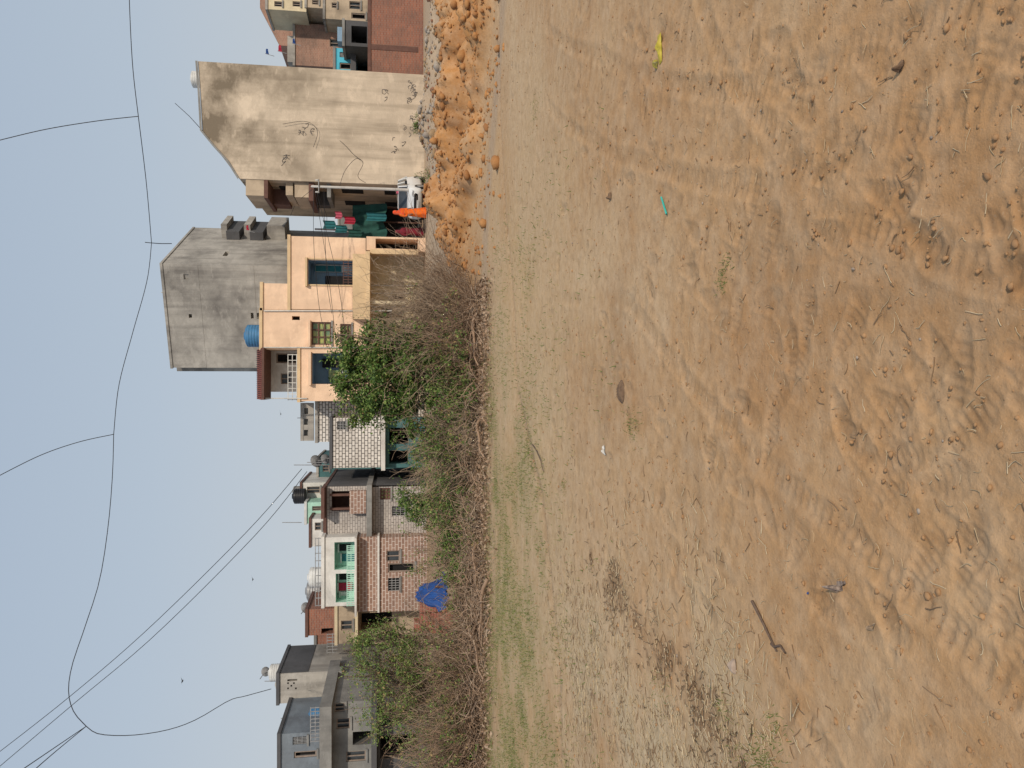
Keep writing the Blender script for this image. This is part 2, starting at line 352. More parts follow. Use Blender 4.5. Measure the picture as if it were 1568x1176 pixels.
far=sig((YY-17.5)*1.5); col=lerp(col,[.40,.31,.22],far*.9*(XX>-2))
mk=mound_mask(XX,YY); col=lerp(col,[.47,.235,.088],mk); col=lerp(col,[.26,.115,.05],np.clip(fbm(XX,YY,.6,5,70)*4,0,1)*mk*.6); col=lerp(col,[.42,.28,.16],np.clip(fbm(XX,YY,.9,4,171)*4,0,1)*mk*.6)
for L in ruts: col=lerp(col,[.30,.20,.12],.65*np.exp(-(seg_dist(XX,YY,L)/.11)**2))
path=np.exp(-(seg_dist(XX,YY,[(10,9.4),(6,11.2),(3.2,13.3),(1.5,13.8)])/.4)**4); col=lerp(col,[.38,.285,.20],path*.7)
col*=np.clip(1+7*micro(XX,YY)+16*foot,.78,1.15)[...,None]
gm,n,b=nt('dry_soil'); tc=N(n,'ShaderNodeTexCoord').outputs['Object']
at=N(n,'ShaderNodeAttribute',attribute_name='soil')
c0=mixc(n,mulf(n,noise_fac(n,tc,6,12,.40,.70),.32),at.outputs['Color'],(.62,.48,.33))
c0=mixc(n,mulf(n,noise_fac(n,tc,14,12,.45,.7),.34),c0,(.23,.125,.06))
c1=mixc(n,mulf(n,noise_fac(n,tc,60,8,.56,.72),.38),c0,(.16,.09,.045))
c2=mixc(n,mulf(n,noise_fac(n,tc,120,4,.6,.72),.3),c1,(.66,.53,.38)); n.links.new(c2,b.inputs['Base Color']); b.inputs['Roughness'].default_value=.97; b.inputs['Specular IOR Level'].default_value=.1
z1=N(n,'ShaderNodeTexNoise'); z1.inputs['Scale'].default_value=36; z1.inputs['Detail'].default_value=12; z1.inputs['Roughness'].default_value=.72; n.links.new(tc,z1.inputs['Vector'])
bp=N(n,'ShaderNodeBump'); bp.inputs['Strength'].default_value=.6; bp.inputs['Distance'].default_value=.014; n.links.new(z1.outputs['Fac'],bp.inputs['Height']); n.links.new(bp.outputs[0],b.inputs['Normal'])
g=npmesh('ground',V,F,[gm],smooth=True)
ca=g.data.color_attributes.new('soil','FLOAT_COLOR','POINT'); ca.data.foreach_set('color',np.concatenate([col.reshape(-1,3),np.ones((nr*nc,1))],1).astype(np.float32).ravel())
def hz(x,y): return float(H(np.array([x]),np.array([y]))[0])
# ------------------------------------------------------------ litter on the field
def scatter(n,y0,y1,pw=1.0,half=.62):
    Y=y0+(y1-y0)*rng.random(n)**pw; X=rng.uniform(-half,half,n)*Y; return X,Y
X,Y=scatter(7000,1.6,14,1.2); sz=np.minimum(rng.exponential(.0032,len(X))+.002,.014); c=np.stack([X,Y,H(X,Y)+sz*.15],1)
v,fc=rocks(c,sz); npmesh('soil_clods',v,fc,[simple('clod_soil',(.40,.235,.115),(.28,.16,.08),5)])
X,Y=scatter(130,2,14,1.2); sz=rng.uniform(.004,.010,len(X)); c=np.stack([X,Y,H(X,Y)+sz*.3],1)
v,fc=rocks(c,sz); npmesh('pebbles',v,fc,[simple('pebble_stone',(.40,.33,.26),(.2,.16,.13),5)])
def laid(n,X,Y,L,K=4,curl=.25,lift=.003):
    a=rng.uniform(0,6.28,n); dr=np.stack([np.cos(a),np.sin(a),rng.normal(0,.03,n)],1)
    P=grow(np.stack([X,Y,np.zeros(n)],1),dr,L,K,curl); P[...,2]=np.abs(P[...,2])*.25+H(P[...,0],P[...,1])+lift; return P
strawm=simple('dry_straw',(.58,.47,.31),(.45,.34,.2),8,bmp=0); strawd=simple('brown_stalk',(.20,.125,.07),(.3,.2,.12),8,bmp=0)
X=rng.uniform(-5.5,-.6,34000); Y=rng.uniform(2.6,9,34000); k=rng.random(len(X))<strawmask(X,Y)*.75; X,Y=X[k],Y[k]
v,fc=tubes(laid(len(X),X,Y,rng.uniform(.03,.10,len(X)),3,.2),.0028,.0015); mi=np.concatenate([np.repeat((rng.random(len(X))<.25).astype(int),2)]*3); npmesh('straw_litter',v,fc,[strawm,strawd],mi)
X=rng.uniform(-5.5,-.3,60000); Y=rng.uniform(2,9,60000); k=rng.random(len(X))<debris(X,Y)*.6; X,Y=X[k],Y[k]
v,fc=tubes(laid(len(X),X,Y,rng.uniform(.02,.10,len(X)),4,.4,.012),.004,.002); npmesh('plant_debris',v,fc,[strawd,strawm,simple('dead_leaf',(.12,.08,.045))],rng.choice(3,len(fc),p=[.6,.25,.15]))
X,Y=scatter(1700,1.7,13,1.1); v,fc=tubes(laid(len(X),X,Y,rng.uniform(.012,.07,len(X)),5,.3),.0016,.001); npmesh('scattered_straws',v,fc,[strawm])
X,Y=scatter(420,2,13,1.1); v,fc=tubes(laid(len(X),X,Y,rng.uniform(.02,.09,len(X)),5,.3),.0026,.0012); npmesh('scattered_twigs',v,fc,[strawd])
gl1=simple('green_grass',(.10,.15,.035),(.16,.19,.055),3,bmp=0); gl2=simple('dry_grass',(.38,.31,.16),(.26,.23,.10),3,bmp=0)
def grassmesh(name,X,Y,L,mats,wd=.004,prob=.5):
    n_=len(X); dr=rng.normal(0,.45,(n_,3)); dr[:,2]=1; P=grow(np.stack([X,Y,H(X,Y)-.005],1),dr,L,3,.2,-.12)
    v,fc=tubes(P,wd,.0008); mi=(rng.random(n_)<prob).astype(int)
    fm=np.concatenate([np.repeat(mi,2)]*3); return npmesh(name,v,fc,mats,fm)
X=rng.uniform(-10,2.5,130000); Y=rng.uniform(5.5,15,130000); k=rng.random(130000)<grassmask(X,Y)*np.clip(.35+1.8*fbm(X,Y,.6,4,90),0,1); X,Y=X[k],Y[k]
grassmesh('grass',X,Y,rng.uniform(.02,.06,len(X)),[gl1,gl2],.005,.5)
tx=[];ty=[]
for (px,py,rr,nn) in ((1108,415,.05,60),(1103,437,.03,22),(968,652,.09,130),(862,742,.06,60),(820,168,.14,90),(1168,1160,.08,200),(1105,1090,.06,70),(1010,1060,.12,60),(1190,1120,.06,70),(1145,1176,.12,130)):
    p=G(px,py); tx.append(p.x+rng.normal(0,rr*.8,nn)); ty.append(p.y+rng.normal(0,rr,nn))
grassmesh('grass_tufts',np.concatenate(tx),np.concatenate(ty),rng.uniform(.01,.035,sum(map(len,tx))),[gl1,gl2],.0028,.4)
def ground_obj(name,px,py,L,Wd,ang,mat,hgt=.02,nx=14,ny=8,crum=.012,seed=0,parts=None):
    p=G(px,py); V=[];F=[];z0=hz(p.x,p.y); ca,sa=math.cos(ang),math.sin(ang)
    for lay in (0,1):
        for i in range(nx+1):
            for j in range(ny+1):
                a=(i/nx-.5)*L; bb=(j/ny-.5)*Wd*(1-.25*abs(2*i/nx-1)**3); e=(1-(2*i/nx-1)**4)*(1-(2*j/ny-1)**4)
                nz=noise.noise(Vector((a*22,bb*22,seed)))*crum; X=p.x+a*ca-bb*sa+nz*.5; Y=p.y+a*sa+bb*ca+nz
                V.append((X,Y,z0+.004+(hgt*e+nz*e*1.5+abs(nz)*.6 if lay else 0)))
    b=(nx+1)*(ny+1)
    for lay in (0,1):
        for i in range(nx):
            for j in range(ny):
                k=lay*b+i*(ny+1)+j; F.append((k,k+ny+1,k+ny+2,k+1))
    return pymesh(name,V,F,[mat],None,None,False)
ground_obj('yellow_packet',1010,74,.19,.055,.1,simple('yellow_plastic',(.50,.40,.05),(.36,.28,.03),20,.5,.2),.016,seed=3)
ground_obj('yellow_packet',1004,98,.06,.05,.9,simple('yellow_foil',(.45,.38,.05),(.1,.09,.05),25,.4,.2),.025,seed=8)
q0=G(1014,302);q1=G(1022,328); v,fc=tubes([[(q0.x+(q1.x-q0.x)*u,q0.y+(q1.y-q0.y)*u,hz((q0.x+q1.x)/2,(q0.y+q1.y)/2)+.012) for u in np.linspace(0,1,4)]],.006,.006,8); npmesh('drinking_straw',v,fc,[simple('teal_plastic',(.06,.50,.42),bmp=0,rough=.5)])
dung=simple('dried_dung',(.12,.075,.048),(.20,.13,.08),30,bmp=.8)
# cow dung: a flattened rounded pat with a rough surface
p=G(950,600); z0=hz(p.x,p.y); V=[];F=[]
for i in range(10):
    for j in range(28):
        t=6.2832*j/28; rr=(i/9)*(1+.18*noise.noise(Vector((math.cos(t)*2,math.sin(t)*2,3)))); hh=.032*(1-(i/9)**2.5)+.012*noise.noise(Vector((rr*6*math.cos(t),rr*6*math.sin(t),1)))*(i<9)
        V.append((p.x+.085*rr*math.cos(t),p.y+.06*rr*math.sin(t),z0+max(hh,-.002)+.002))
for i in range(9):
    for j in range(28): F.append((i*28+j,i*28+(j+1)%28,(i+1)*28+(j+1)%28,(i+1)*28+j))
pymesh('cow_dung',V,F,[dung],None,None,True)
ground_obj('paper_scrap',924,690,.07,.03,.3,MT['whitep'],.012,crum=.03,seed=6)
ground_obj('dirt_clump',1288,896,.06,.045,.3,simple('ash_clump',(.42,.34,.28),(.10,.07,.06),60),.03,crum=.04,seed=9)
ground_obj('dirt_clump',1340,960,.03,.025,.3,simple('grey_clump',(.42,.32,.22),(.2,.15,.11),60),.015,crum=.03,seed=2)
ground_obj('broken_stone',1125,1020,.07,.035,.15,simple('grey_stone',(.40,.31,.24),(.26,.2,.16),20),.025,crum=.015,seed=4)
ground_obj('plastic_scrap',1238,908,.012,.009,.3,MT['bluet'],.004,seed=7)
ground_obj('leaf_clump',1382,102,.04,.025,.3,dung,.018,crum=.03,seed=1)
ground_obj('dirt_clump',933,300,.06,.03,.1,dung,.02,crum=.03,seed=22)
q=[G(1155,920),G(1168,945),G(1180,970),G(1193,997)]; stk=[[(a.x,a.y,hz(a.x,a.y)+.012) for a in q]]
q2=[G(1186,985),G(1190,990),G(1200,988),G(1208,1000)]; stk.append([(a.x,a.y,hz(a.x,a.y)+.014) for a in q2])
q2=[G(818,680),G(824,690),G(830,705),G(834,722)]; stk.append([(a.x,a.y,hz(a.x,a.y)+.02) for a in q2])
v,fc=tubes(stk,.007,.004,6); npmesh('fallen_stick',v,fc,[simple('bark_stick',(.10,.065,.045),(.16,.11,.08),30)])
# rubble and clods on the dug earth
n_=1500; a=rng.integers(0,4,n_); cxs=np.array([8.3,11.3,9.6,6.6])[a]; cys=np.array([25.6,24.6,21,20.5])[a]
X=cxs+rng.normal(0,1.35,n_); Y=cys+rng.normal(0,1.1,n_); sz=rng.exponential(.028,n_)+.02
v,fc=rocks(np.stack([X,Y,H(X,Y)+sz*.2],1),sz,.7); mi=rng.choice(3,n_,p=[.35,.2,.45]).repeat(20)
npmesh('rubble_pile',v,fc,[simple('broken_concrete',(.38,.33,.27),(.24,.2,.17),4),simple('broken_brick',(.30,.15,.09),(.22,.11,.07),4),simple('rubble_soil',(.36,.245,.14),(.25,.17,.1),4)],mi)
n_=14000; X=rng.uniform(2,14,n_); Y=rng.uniform(11,19,n_); k=rng.random(n_)<np.clip(mound_mask(X,Y),0,1)*.7; X,Y=X[k],Y[k]; sz=rng.exponential(.017,len(X))+.01
v,fc=rocks(np.stack([X,Y,H(X,Y)+sz*.2],1),sz,.8); npmesh('dug_earth_clods',v,fc,[simple('orange_clod',(.46,.23,.085),(.27,.125,.05),2)])
n_=700; X=rng.uniform(1,9,n_); Y=rng.uniform(16,34,n_); sz=rng.exponential(.015,n_)+.015; v,fc=rocks(np.stack([X,Y,H(X,Y)+sz*.2],1),sz,.6); npmesh('road_gravel',v,fc,[simple('gravel_stone',(.42,.36,.29),(.28,.23,.18),4)])
# ------------------------------------------------------------ buildings
F_=Fr((0,43)); b=Bld('plaster_house'); m=MT['beige']
pts=[(303,95),(306,130),(310,200),(328,222),(350,246),(367,268)]
pl=[F_.sz(*p) for p in pts]; s1=F_.sz(475,104)[0]; s0=F_.sz(560,281)[0]; pl[0]=(s1,pl[0][1]); pl[-1]=(s0,pl[-1][1])
poly=[(s1,-.3)]+pl+[(s0,-.3)]
b.q('walls',[F_.w(a,z,0) for a,z in poly],m); b.q('walls',[F_.w(a,z,9) for a,z in poly],m)
for (a,z),(a2,z2) in zip(poly[:-1],poly[1:]): b.q('walls',[F_.w(a,z,0),F_.w(a2,z2,0),F_.w(a2,z2,9),F_.w(a,z,9)],m)
for (a,z),(a2,z2) in zip(pl[:-1],pl[1:]): b.q('roof_edge',[F_.w(a,z+.005,-.06),F_.w(a2,z2+.005,-.06),F_.w(a2,z2+.12,-.06),F_.w(a,z+.12,-.06)],MT['grey2']); b.q('roof_edge',[F_.w(a,z+.12,-.06),F_.w(a2,z2+.12,-.06),F_.w(a2,z2+.12,.3),F_.w(a,z+.12,.3)],MT['grey2'])
for (xt,xb,yl,d0,d1,mm) in ((376,404,299,.05,3.2,'beige2'),(404,410,303,.02,3.4,'brown'),(436,447,296,.4,3,'beige2'),(450,472,300,.3,3.2,'beige2'),(472,480,306,.2,3.3,'brown'),(500,506,300,.3,3,'grey2')):
    q_=F_.r(xt,xb,282,yl); b.box('balconies',F_,q_[0],s0-.005,q_[2],q_[3],d0,d1,MT[mm])
q_=F_.r(410,436,282,300); b.box('balconies',F_,q_[0],s0-.006,q_[2],q_[3],2.0,3.1,MT['brown']); q_=F_.r(480,500,282,300); b.box('balconies',F_,q_[0],s0-.006,q_[2],q_[3],2.2,3.0,MT['darkgrey'])  # dark blocks put the shade of the open gaps into colour
for zz0,zz1 in ((.1,2.2),(3.4,4.6),(6.1,8.0)):
    for dd in (1.2,4.2): b.box('side_openings',F_,s0-.02,s0-.004,zz0,zz1,dd,dd+1.1,MT['dark'])
P=[]
def scrib(xc,yc,w,h,n,K=9):
    for i in range(n):
        x0=xc+random.uniform(-h,h); y0=yc+random.uniform(-w,w); L=[]
        ph=random.uniform(0,6); fr=random.uniform(.5,1.2); am=random.uniform(1.2,3.2)
        for k in range(K):
            t=k/(K-1)*fr*6; a_,z_=F_.sz(x0+am*math.sin(t+ph)+random.uniform(-.6,.6),y0+t*1.2+am*.7*math.cos(t*1.3)); L.append(F_.w(a_,z_,-.012))
        P.append(L)
scrib(630,135,16,7,16); scrib(626,190,14,10,8); scrib(590,140,8,3,4); scrib(470,195,7,12,9); scrib(440,235,12,10,6); scrib(610,222,14,10,5)
v,fc=tubes(P,.016,.012,4)
e=b.done(); npmesh('charcoal_scribbles',v,fc,[MT['mark']],None,e)
P=[[tuple(W(a,bq,43.2)) for a,bq in [(310,200),(290,178),(268,158)]]]
v,fc=tubes(P,.02,.015,6); npmesh('rebar_rod',v,fc,[MT['wire']])
water_tank(W(305,120,45).x,45.2,W(308,116,45).z,.45,.6,MT['whitep'])
b=Bld('brick_wall'); F2=Fr((0,44.5)); block(b,F2,568,650,-60,113,.3,MT['redbrick'],ground=True)
slab(b,F2,563,568,-60,113,-.05,.35,MT['brown'],'coping'); slab(b,F2,568,640,70,78,-.03,-.003,MT['brown'],'stain_strip'); e=b.done()  # thin brown strip stands for a darker stained stripe on the brick
b=Bld('brick_house'); F2=Fr((0,56)); block(b,F2,452,600,40,104,6,MT['pinkbrick'],[(505,530,60,72,'win')],MT['grey'],True)
slab(b,F2,440,452,55,95,0,5.9,MT['grey'],'stair_room'); b.done()
b=Bld('brick_house'); F2=Fr((0,62)); s0_,s1_,z0_,z1_=block(b,F2,428,600,-40,75,7,MT['pinkbrick'],[(512,535,38,58,(.3,'bluegrey')),(470,490,2,12,'win')],None,True)
A=F2.sz(398,12); zz=z1_+.003
b.q('gable',[F2.w(s0_,zz,0),F2.w(s1_,zz,0),F2.w(s1_,A[1],0),F2.w(A[0],A[1],0)],MT['pinkbrick'])
b.q('gable',[F2.w(s0_,zz,.3),F2.w(s1_,zz,.3),F2.w(s1_,A[1],.3),F2.w(A[0],A[1],.3)],MT['grey']); b.q('gable',[F2.w(s0_,zz,0),F2.w(A[0],A[1],0),F2.w(A[0],A[1],.3),F2.w(s0_,zz,.3)],MT['grey'])
b.done()
b=Bld('beige_house'); F2=Fr((0,54)); block(b,F2,498,600,-50,32,6,MT['beige2'],[(535,552,2,14,'win'),(538,560,20,29,'door'),(508,516,4,12,'win')],MT['grey'],True); 
block(b,F2,470,497,-50,12,3,MT['beige2'],[(478,488,0,7,'win')],MT['grey'])
block(b,F2,410,469,-50,16,3.1,MT['yellow'],[(420,432,2,10,'win'),(448,460,2,10,'win')],MT['grey']); b.done()
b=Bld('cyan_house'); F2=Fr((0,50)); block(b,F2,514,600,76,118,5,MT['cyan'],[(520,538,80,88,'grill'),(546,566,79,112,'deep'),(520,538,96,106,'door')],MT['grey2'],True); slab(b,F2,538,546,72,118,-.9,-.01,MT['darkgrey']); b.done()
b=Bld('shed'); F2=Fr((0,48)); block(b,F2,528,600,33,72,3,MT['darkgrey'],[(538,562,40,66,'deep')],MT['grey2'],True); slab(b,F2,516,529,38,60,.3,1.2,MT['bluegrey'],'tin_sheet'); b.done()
def flag(x,y,D,mat,k=.5):
    p=W(x+14,y+4,D); q=W(x,y,D); v1,f1=tubes([[tuple(p),tuple((p+q)/2),tuple(q)]],.02,.015,5); e=empty('flag',p); npmesh('pole',v1,f1,[MT['metal']],None,e)
    V=[];F=[]
    for i in range(7):
        for j in range(5):
            tt=i/6; V.append((q.x+k*.75*tt,q.y+.08*math.sin(tt*7+j*.4),q.z-.02-k*(j/4*.45*(1-tt*.6)+.12*tt)))
    for i in range(6):
        for j in range(4): k_=i*5+j; F.append((k_,k_+5,k_+6,k_+1))
    pymesh('cloth',V,F,[mat],None,e,True)
flag(406,82,50,MT['bluet'],.45); flag(425,78,50,MT['redc'],.55); flag(447,66,52,MT['bluet'],.45)
flag(376,352,47,MT['redc'],.4); flag(449,1108,40,MT['redc'],.4)
# tall grey cement building
pB=W(300,405,48); pA=W(300,563,50.2); pC=W(320,349,55.5)
b=Bld('cement_building')
FA=Fr((pA.x,pA.y),(pB.x-pA.x,pB.y-pA.y)); FC=Fr((pB.x,pB.y),(pC.x-pB.x,pC.y-pB.y))
LA=(Vector((pB.x,pB.y))-Vector((pA.x,pA.y))).length; LC=(Vector((pC.x,pC.y))-Vector((pB.x,pB.y))).length
zt=FA.sz(265,563)[1]; 
def ops(F,l):
    return [(*F.r(*o[:4]),o[4],MT['dark']) for o in l]
b.wall(FA,0,LA,-.3,zt,ops(FA,[(281,289,420,428,.4),(289,294,481,487,.4),(384,398,479,488,.4)]),MT['grey'],6)
b.wall(FC,.002,LC,-.3,zt-.003,ops(FC,[(343,350,385,392,.4)]),MT['grey'],7)
b.box('parapet',FA,-.05,LA+.05,zt+.004,zt+.15,-.05,.25,MT['grey']); b.box('parapet',FC,-.02,LC,zt+.006,zt+.14,-.05,.25,MT['grey'])
for xt,xb,o in ((343,352,0),(352,372,1),(378,388,0),(388,408,1),(413,440,0)):
    a_=FC.sz(xt,360)[1]; b_=FC.sz(xb,360)[1]
    b.box('side_bays',FC,LC-2.4-.4*o,LC-.01*o,b_,a_,-.9+.35*o,-.004,MT['grey'] if o==0 else MT['darkgrey'])  # darker bays have the shade under the balconies painted in
for zf in (3.6,6.8,10,13.2): b.box('floor_band',FA,0.01,LA-.01,zf,zf+.18,-.012,.01,MT['grey'])
b.done()
v,fc=tubes([[tuple(W(262,446,50)),tuple(W(256,447,50)),tuple(W(247,448,50))]],.03,.03,6); npmesh('roof_pipe',v,fc,[MT['conc']]); water_tank(W(250,446,50).x,51,zt,.35,.55,MT['whitep'])
# peach house
b=Bld('peach_house'); Fp=Fr((0,42)); Fq=Fr((0,43.1)); Fr_=Fr((0,43.8))
block(b,Fp,445,560,363,474,8,MT['peach'],[(472,540,399,436,(1.4,'bluegrey'))],MT['peachtrim'])
block(b,Fp,402,560,474.6,535,7.99,MT['peach'],[(447,459,484,490,'hole'),(477,507,493,528,'ywin'),(521,538,496,527,'ywin')],MT['peachtrim'])
block(b,Fp,403,441,434,474,5,MT['peach'],[],MT['peachtrim'])
block(b,Fp,460,600,535.6,614,8.01,MT['peach'],[(478,546,541,588,(1.5,'bluegrey')),(560,590,545,575,'win')],MT['peachtrim'])
block(b,Fr_,402,459,536.2,600,5.6,MT['white'],[(423,457,541,556,'door'),(430,445,572,588,'win')],None)
block(b,Fr_,562,645,392,486,5,MT['yellow'],[(584,598,472,483,'door'),(600,618,452,458,'hole')],None,True)
slab(b,Fp,541,560.5,392,490,-.7,-.004,MT['peachtrim'],'balcony'); slab(b,Fp,560.5,567,388,492,-.75,2,MT['peachtrim'],'balcony')
slab(b,Fp,567,640,384,391,-.4,0,MT['peachtrim'],'columns'); slab(b,Fp,567,640,462,467,-.4,0,MT['yellow'],'columns')
block(b,Fp,561,640,363,384,6,MT['peach'],[(575,640,366,381,'deep')],None,True)
block(b,Fq,561,640,487,614,5,MT['yellow'],[(580,640,500,515,'door'),(580,600,530,560,'win')],None,True)
r_=Fp.r(480,540,400,412); b.box('doors',Fp,*r_,1.2,1.36,MT['wframe']); r_=Fp.r(478,520,402,411); b.box('doors',Fp,*r_,1.14,1.19,MT['tealc'])
r_=Fp.r(495,540,418,432); b.box('doors',Fp,*r_,1.2,1.36,MT['dark'])
r_=Fp.r(490,546,548,562); b.box('doors',Fp,*r_,1.3,1.46,MT['dark']); r_=Fp.r(500,520,566,582); b.box('doors',Fp,*r_,1.3,1.46,MT['yglass'])
rail(b,Fp,525,540,399,436,.05,9,MT['brown']); rail(b,Fp,524,546,541,588,.05,9,MT['wframe']); rail(b,Fp,440,460,543,612,.1,8,MT['wframe'],rows=3)
for yy in (397,437): slab(b,Fp,470,541,yy-1,yy+1,-.06,-.004,MT['peachtrim'],'window_surround')
slab(b,Fp,468,471,395,439,-.25,-.004,MT['peachtrim'],'window_shade'); slab(b,Fp,473,476,491,530,-.3,-.004,MT['peach'],'window_shade'); slab(b,Fp,473,477,539,590,-.3,-.004,MT['peach'],'window_shade')
s0_,s1_,z0_,z1_=Fp.r(384,403,533,612)
for k in range(26):
    a0=s0_+(s1_-s0_)*k/26; a1=s0_+(s1_-s0_)*(k+.86)/26
    b.q('tile_roof',[Fp.w(a0,z0_,-.5),Fp.w(a1,z0_,-.5),Fp.w(a1,z1_,1.8),Fp.w(a0,z1_,1.8)],MT['rooftile'])
    b.q('tile_roof',[Fp.w(a0,z0_,-.5),Fp.w(a0,z1_,1.8),Fp.w(a0+.02,z1_+.06,1.8),Fp.w(a0+.02,z0_+.06,-.5)],MT['brown'])
b.box('roof_beam',Fp,s0_,s1_,z0_-.12,z0_-.004,-.5,1.8,MT['brown']); b.q('roof_beam',[Fp.w(s0_,z0_-.003,-.48),Fp.w(s1_,z0_-.003,-.48),Fp.w(s1_,z1_-.03,1.8),Fp.w(s0_,z1_-.03,1.8)],MT['rooftile'])
b.done()
P=[]
for (x0,x1,yy) in ((566,640,437),(566,640,449),(566,640,470),(404,600,476),(400,470,610),(404,560,532)):
    dd=41.93 if yy>472 else 43.7; P.append([tuple(W(x0,yy,dd)),tuple(W((x0+x1)/2,yy,dd)),tuple(W(x1,yy,dd))])
v,fc=tubes(P,.035,.035,6); npmesh('drain_pipes',v,fc,[MT['wframe']])
t=W(403,514,44); water_tank(t.x,44.3,t.z+.1,.62,.95,MT['bluep'])
# black and white tiled houses
b=Bld('tiled_house'); F2=Fr((0,44)); block(b,F2,487,600,614.5,676,7,MT['bw2'],[(511,528,645,663,'grill')],MT['grey'],True)
s0_,s1_,z0_,z1_=F2.r(460,483,617,675)
for k in range(4):
    a=s0_+(s1_-s0_-.28)*k/3; b.box('parapet_posts',F2,a,a+.28,z0_+.4,z1_-.16,.02,.2,MT['grey'])
b.box('parapet_posts',F2,s0_,s1_,z1_-.157,z1_,0,.22,MT['grey']); b.box('parapet_posts',F2,s0_,s1_,z0_+.1,z0_+.397,.01,.2,MT['grey']); b.box('parapet_posts',F2,s0_,s1_,z0_+.4,z1_-.16,.25,.45,MT['grey2']); b.done()
b=Bld('tiled_house'); F2=Fr((0,42.4)); block(b,F2,509,584,640,716,7,MT['bw2'],[(516,530,645,658,'grill')],MT['darkgrey'])
block(b,F2,590,640,640,716,6.9,MT['teal'],[(596,625,655,680,'deep'),(596,625,690,710,'deep')],None,True); slab(b,F2,584,590,636,718,-.8,6,MT['white']); b.done()
b=Bld('tiled_house'); F2=Fr((0,40.5)); s0_,s1_,z0_,z1_=block(b,F2,500,562,745,822,8,MT['greytile'],[(508,535,752,782,(1.3,'brown')),(512,514,800,803,'hole')],MT['brown'])
block(b,F2,570,640,745.5,822,7.9,MT['greytile'],[(582,598,747,765,'ywin'),(600,620,775,790,'grill')],None,True)
slab(b,F2,562,570,740,824,-.8,7.5,MT['grey2']); slab(b,F2,536,561,750,784,-.5,-.004,MT['tile'],'balcony'); slab(b,F2,506,536,755,758,-.4,-.1,MT['brown'],'columns'); slab(b,F2,506,536,776,779,-.4,-.1,MT['brown'],'columns')
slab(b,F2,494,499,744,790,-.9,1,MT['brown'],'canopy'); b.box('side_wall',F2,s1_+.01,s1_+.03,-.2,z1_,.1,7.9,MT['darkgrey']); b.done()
for nm,D,xt,ya,yb,mm,cap,op in (('flat_roof_house',52,463,738,768,'white','brown',[(470,490,745,755,'win')]),('mint_house',50,470,768,800,'mint','whitep',[(478,492,775,782,'win'),(478,495,788,795,'door')]),('flat_roof_house',48,477,793,835,'white','brown',[(482,492,800,812,'win')]),('flat_roof_house',55,488,700,742,'teal','grey',[(494,504,712,722,'win')]),('flat_roof_house',60,500,820,960,'grey2','grey',[(505,515,880,890,'win')]),('cement_house',58,505,935,1040,'grey2','darkgrey',[(512,522,968,978,'win')]),('cement_house',58,520,700,830,'grey','darkgrey',[(528,538,705,712,'win')])):
    b=Bld(nm); block(b,Fr((0,D)),xt,600,ya,yb,6,MT[mm],op,MT[cap],True); b.done()
water_tank(W(462,778,46.5).x,51.5,W(468,778,51.5).z,.5,.85,MT['black']); water_tank(W(462,752,53).x,53,W(462,752,53).z,.35,.6,MT['grey2'])
b=Bld('tiled_house'); F2=Fr((0,39.5)); s0_,s1_,z0_,z1_=block(b,F2,497,544,822.5,928,7,MT['white'],[(512,543,830,872,(.8,'mint')),(514,542,878,922,(.8,'mint'))],MT['white'])
block(b,F2,547,578,822.5,936,7.1,MT['tile'],[],None); block(b,F2,581,640,822.5,936,7,MT['tile'],[(592,612,843,860,'win'),(594,635,862,876,'door'),(594,612,885,905,'grill')],None,True)
slab(b,F2,544,547,820,938,-.7,7,MT['white']); slab(b,F2,578,581,820,937,-.12,7,MT['white'])
for a in ((518,536,838,848,'dark'),(522,543,853,864,'tealc'),(518,534,884,893,'dark'),(517,538,898,910,'redc'),(520,530,912,918,'wframe')):
    r_=F2.r(*a[:4]); b.box('openings',F2,*r_,.7,.79,MT[a[4]]); b.box('openings',F2,r_[0]-.06,r_[1]+.06,r_[3]+.003,r_[3]+.07,.6,.79,MT['wframe'])
rail(b,F2,532,544,832,922,-.6,30,MT['mint']); rail(b,F2,482,497,825,928,.1,9,MT['metal'],rows=3)
b.done()
t=F2.r(480,497,894,920); water_tank((t[0]+t[1])/2,42.6,W(497,900,42.6).z,.55,.9,MT['whitep']); water_tank(W(470,905,46).x,46,W(492,905,46).z,.6,.9,MT['metal'])
b=Bld('brick_house'); F2=Fr((0,42)); block(b,F2,472,530,932,972,4,MT['redbrick'],[(492,510,962,970,'hole')],MT['brown']); b.done()
b=Bld('beige_house'); F2=Fr((0,41.6)); block(b,F2,517,548,928,985,6,MT['beige2'],[(522,540,950,965,'win')],MT['yellow']); block(b,F2,549,640,925,985,6.05,MT['beige2'],[(552,600,938,966,'deep')],None,True); slab(b,F2,545,549,922,988,-.8,-.004,MT['yellow']); rail(b,F2,500,517,972,1000,.1,6,MT['metal']); b.done()
b=Bld('brick_house'); F2=Fr((0,46)); block(b,F2,485,640,968,1012,5,MT['redbrick'],[(500,512,985,995,'win')],MT['grey2'],True); b.done()
b=Bld('cement_house'); F2=Fr((0,40)); s0_,s1_,z0_,z1_=block(b,F2,428,640,1026,1071,4.2,MT['grey'],[(440,455,1040,1043,'hole'),(505,520,1038,1052,'win')],MT['darkgrey'],True)
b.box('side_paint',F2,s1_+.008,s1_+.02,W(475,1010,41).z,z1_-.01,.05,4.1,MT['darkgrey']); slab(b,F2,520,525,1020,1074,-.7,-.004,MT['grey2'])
for k,(xx,yy) in enumerate(((441,1046),(446,1050),(441,1054),(450,1046),(453,1054))):
    r_=F2.r(xx-1.2,xx+1.2,yy-1.2,yy+1.2); b.box('jali_vents',F2,*r_,-.01,.02,MT['dark'])
b.done()
water_tank(W(420,1030,42).x,42,z1_+.16,.45,.7,MT['whitep']); water_tank(W(420,1048,43).x,43,z1_+.16,.3,.5,MT['grey'])
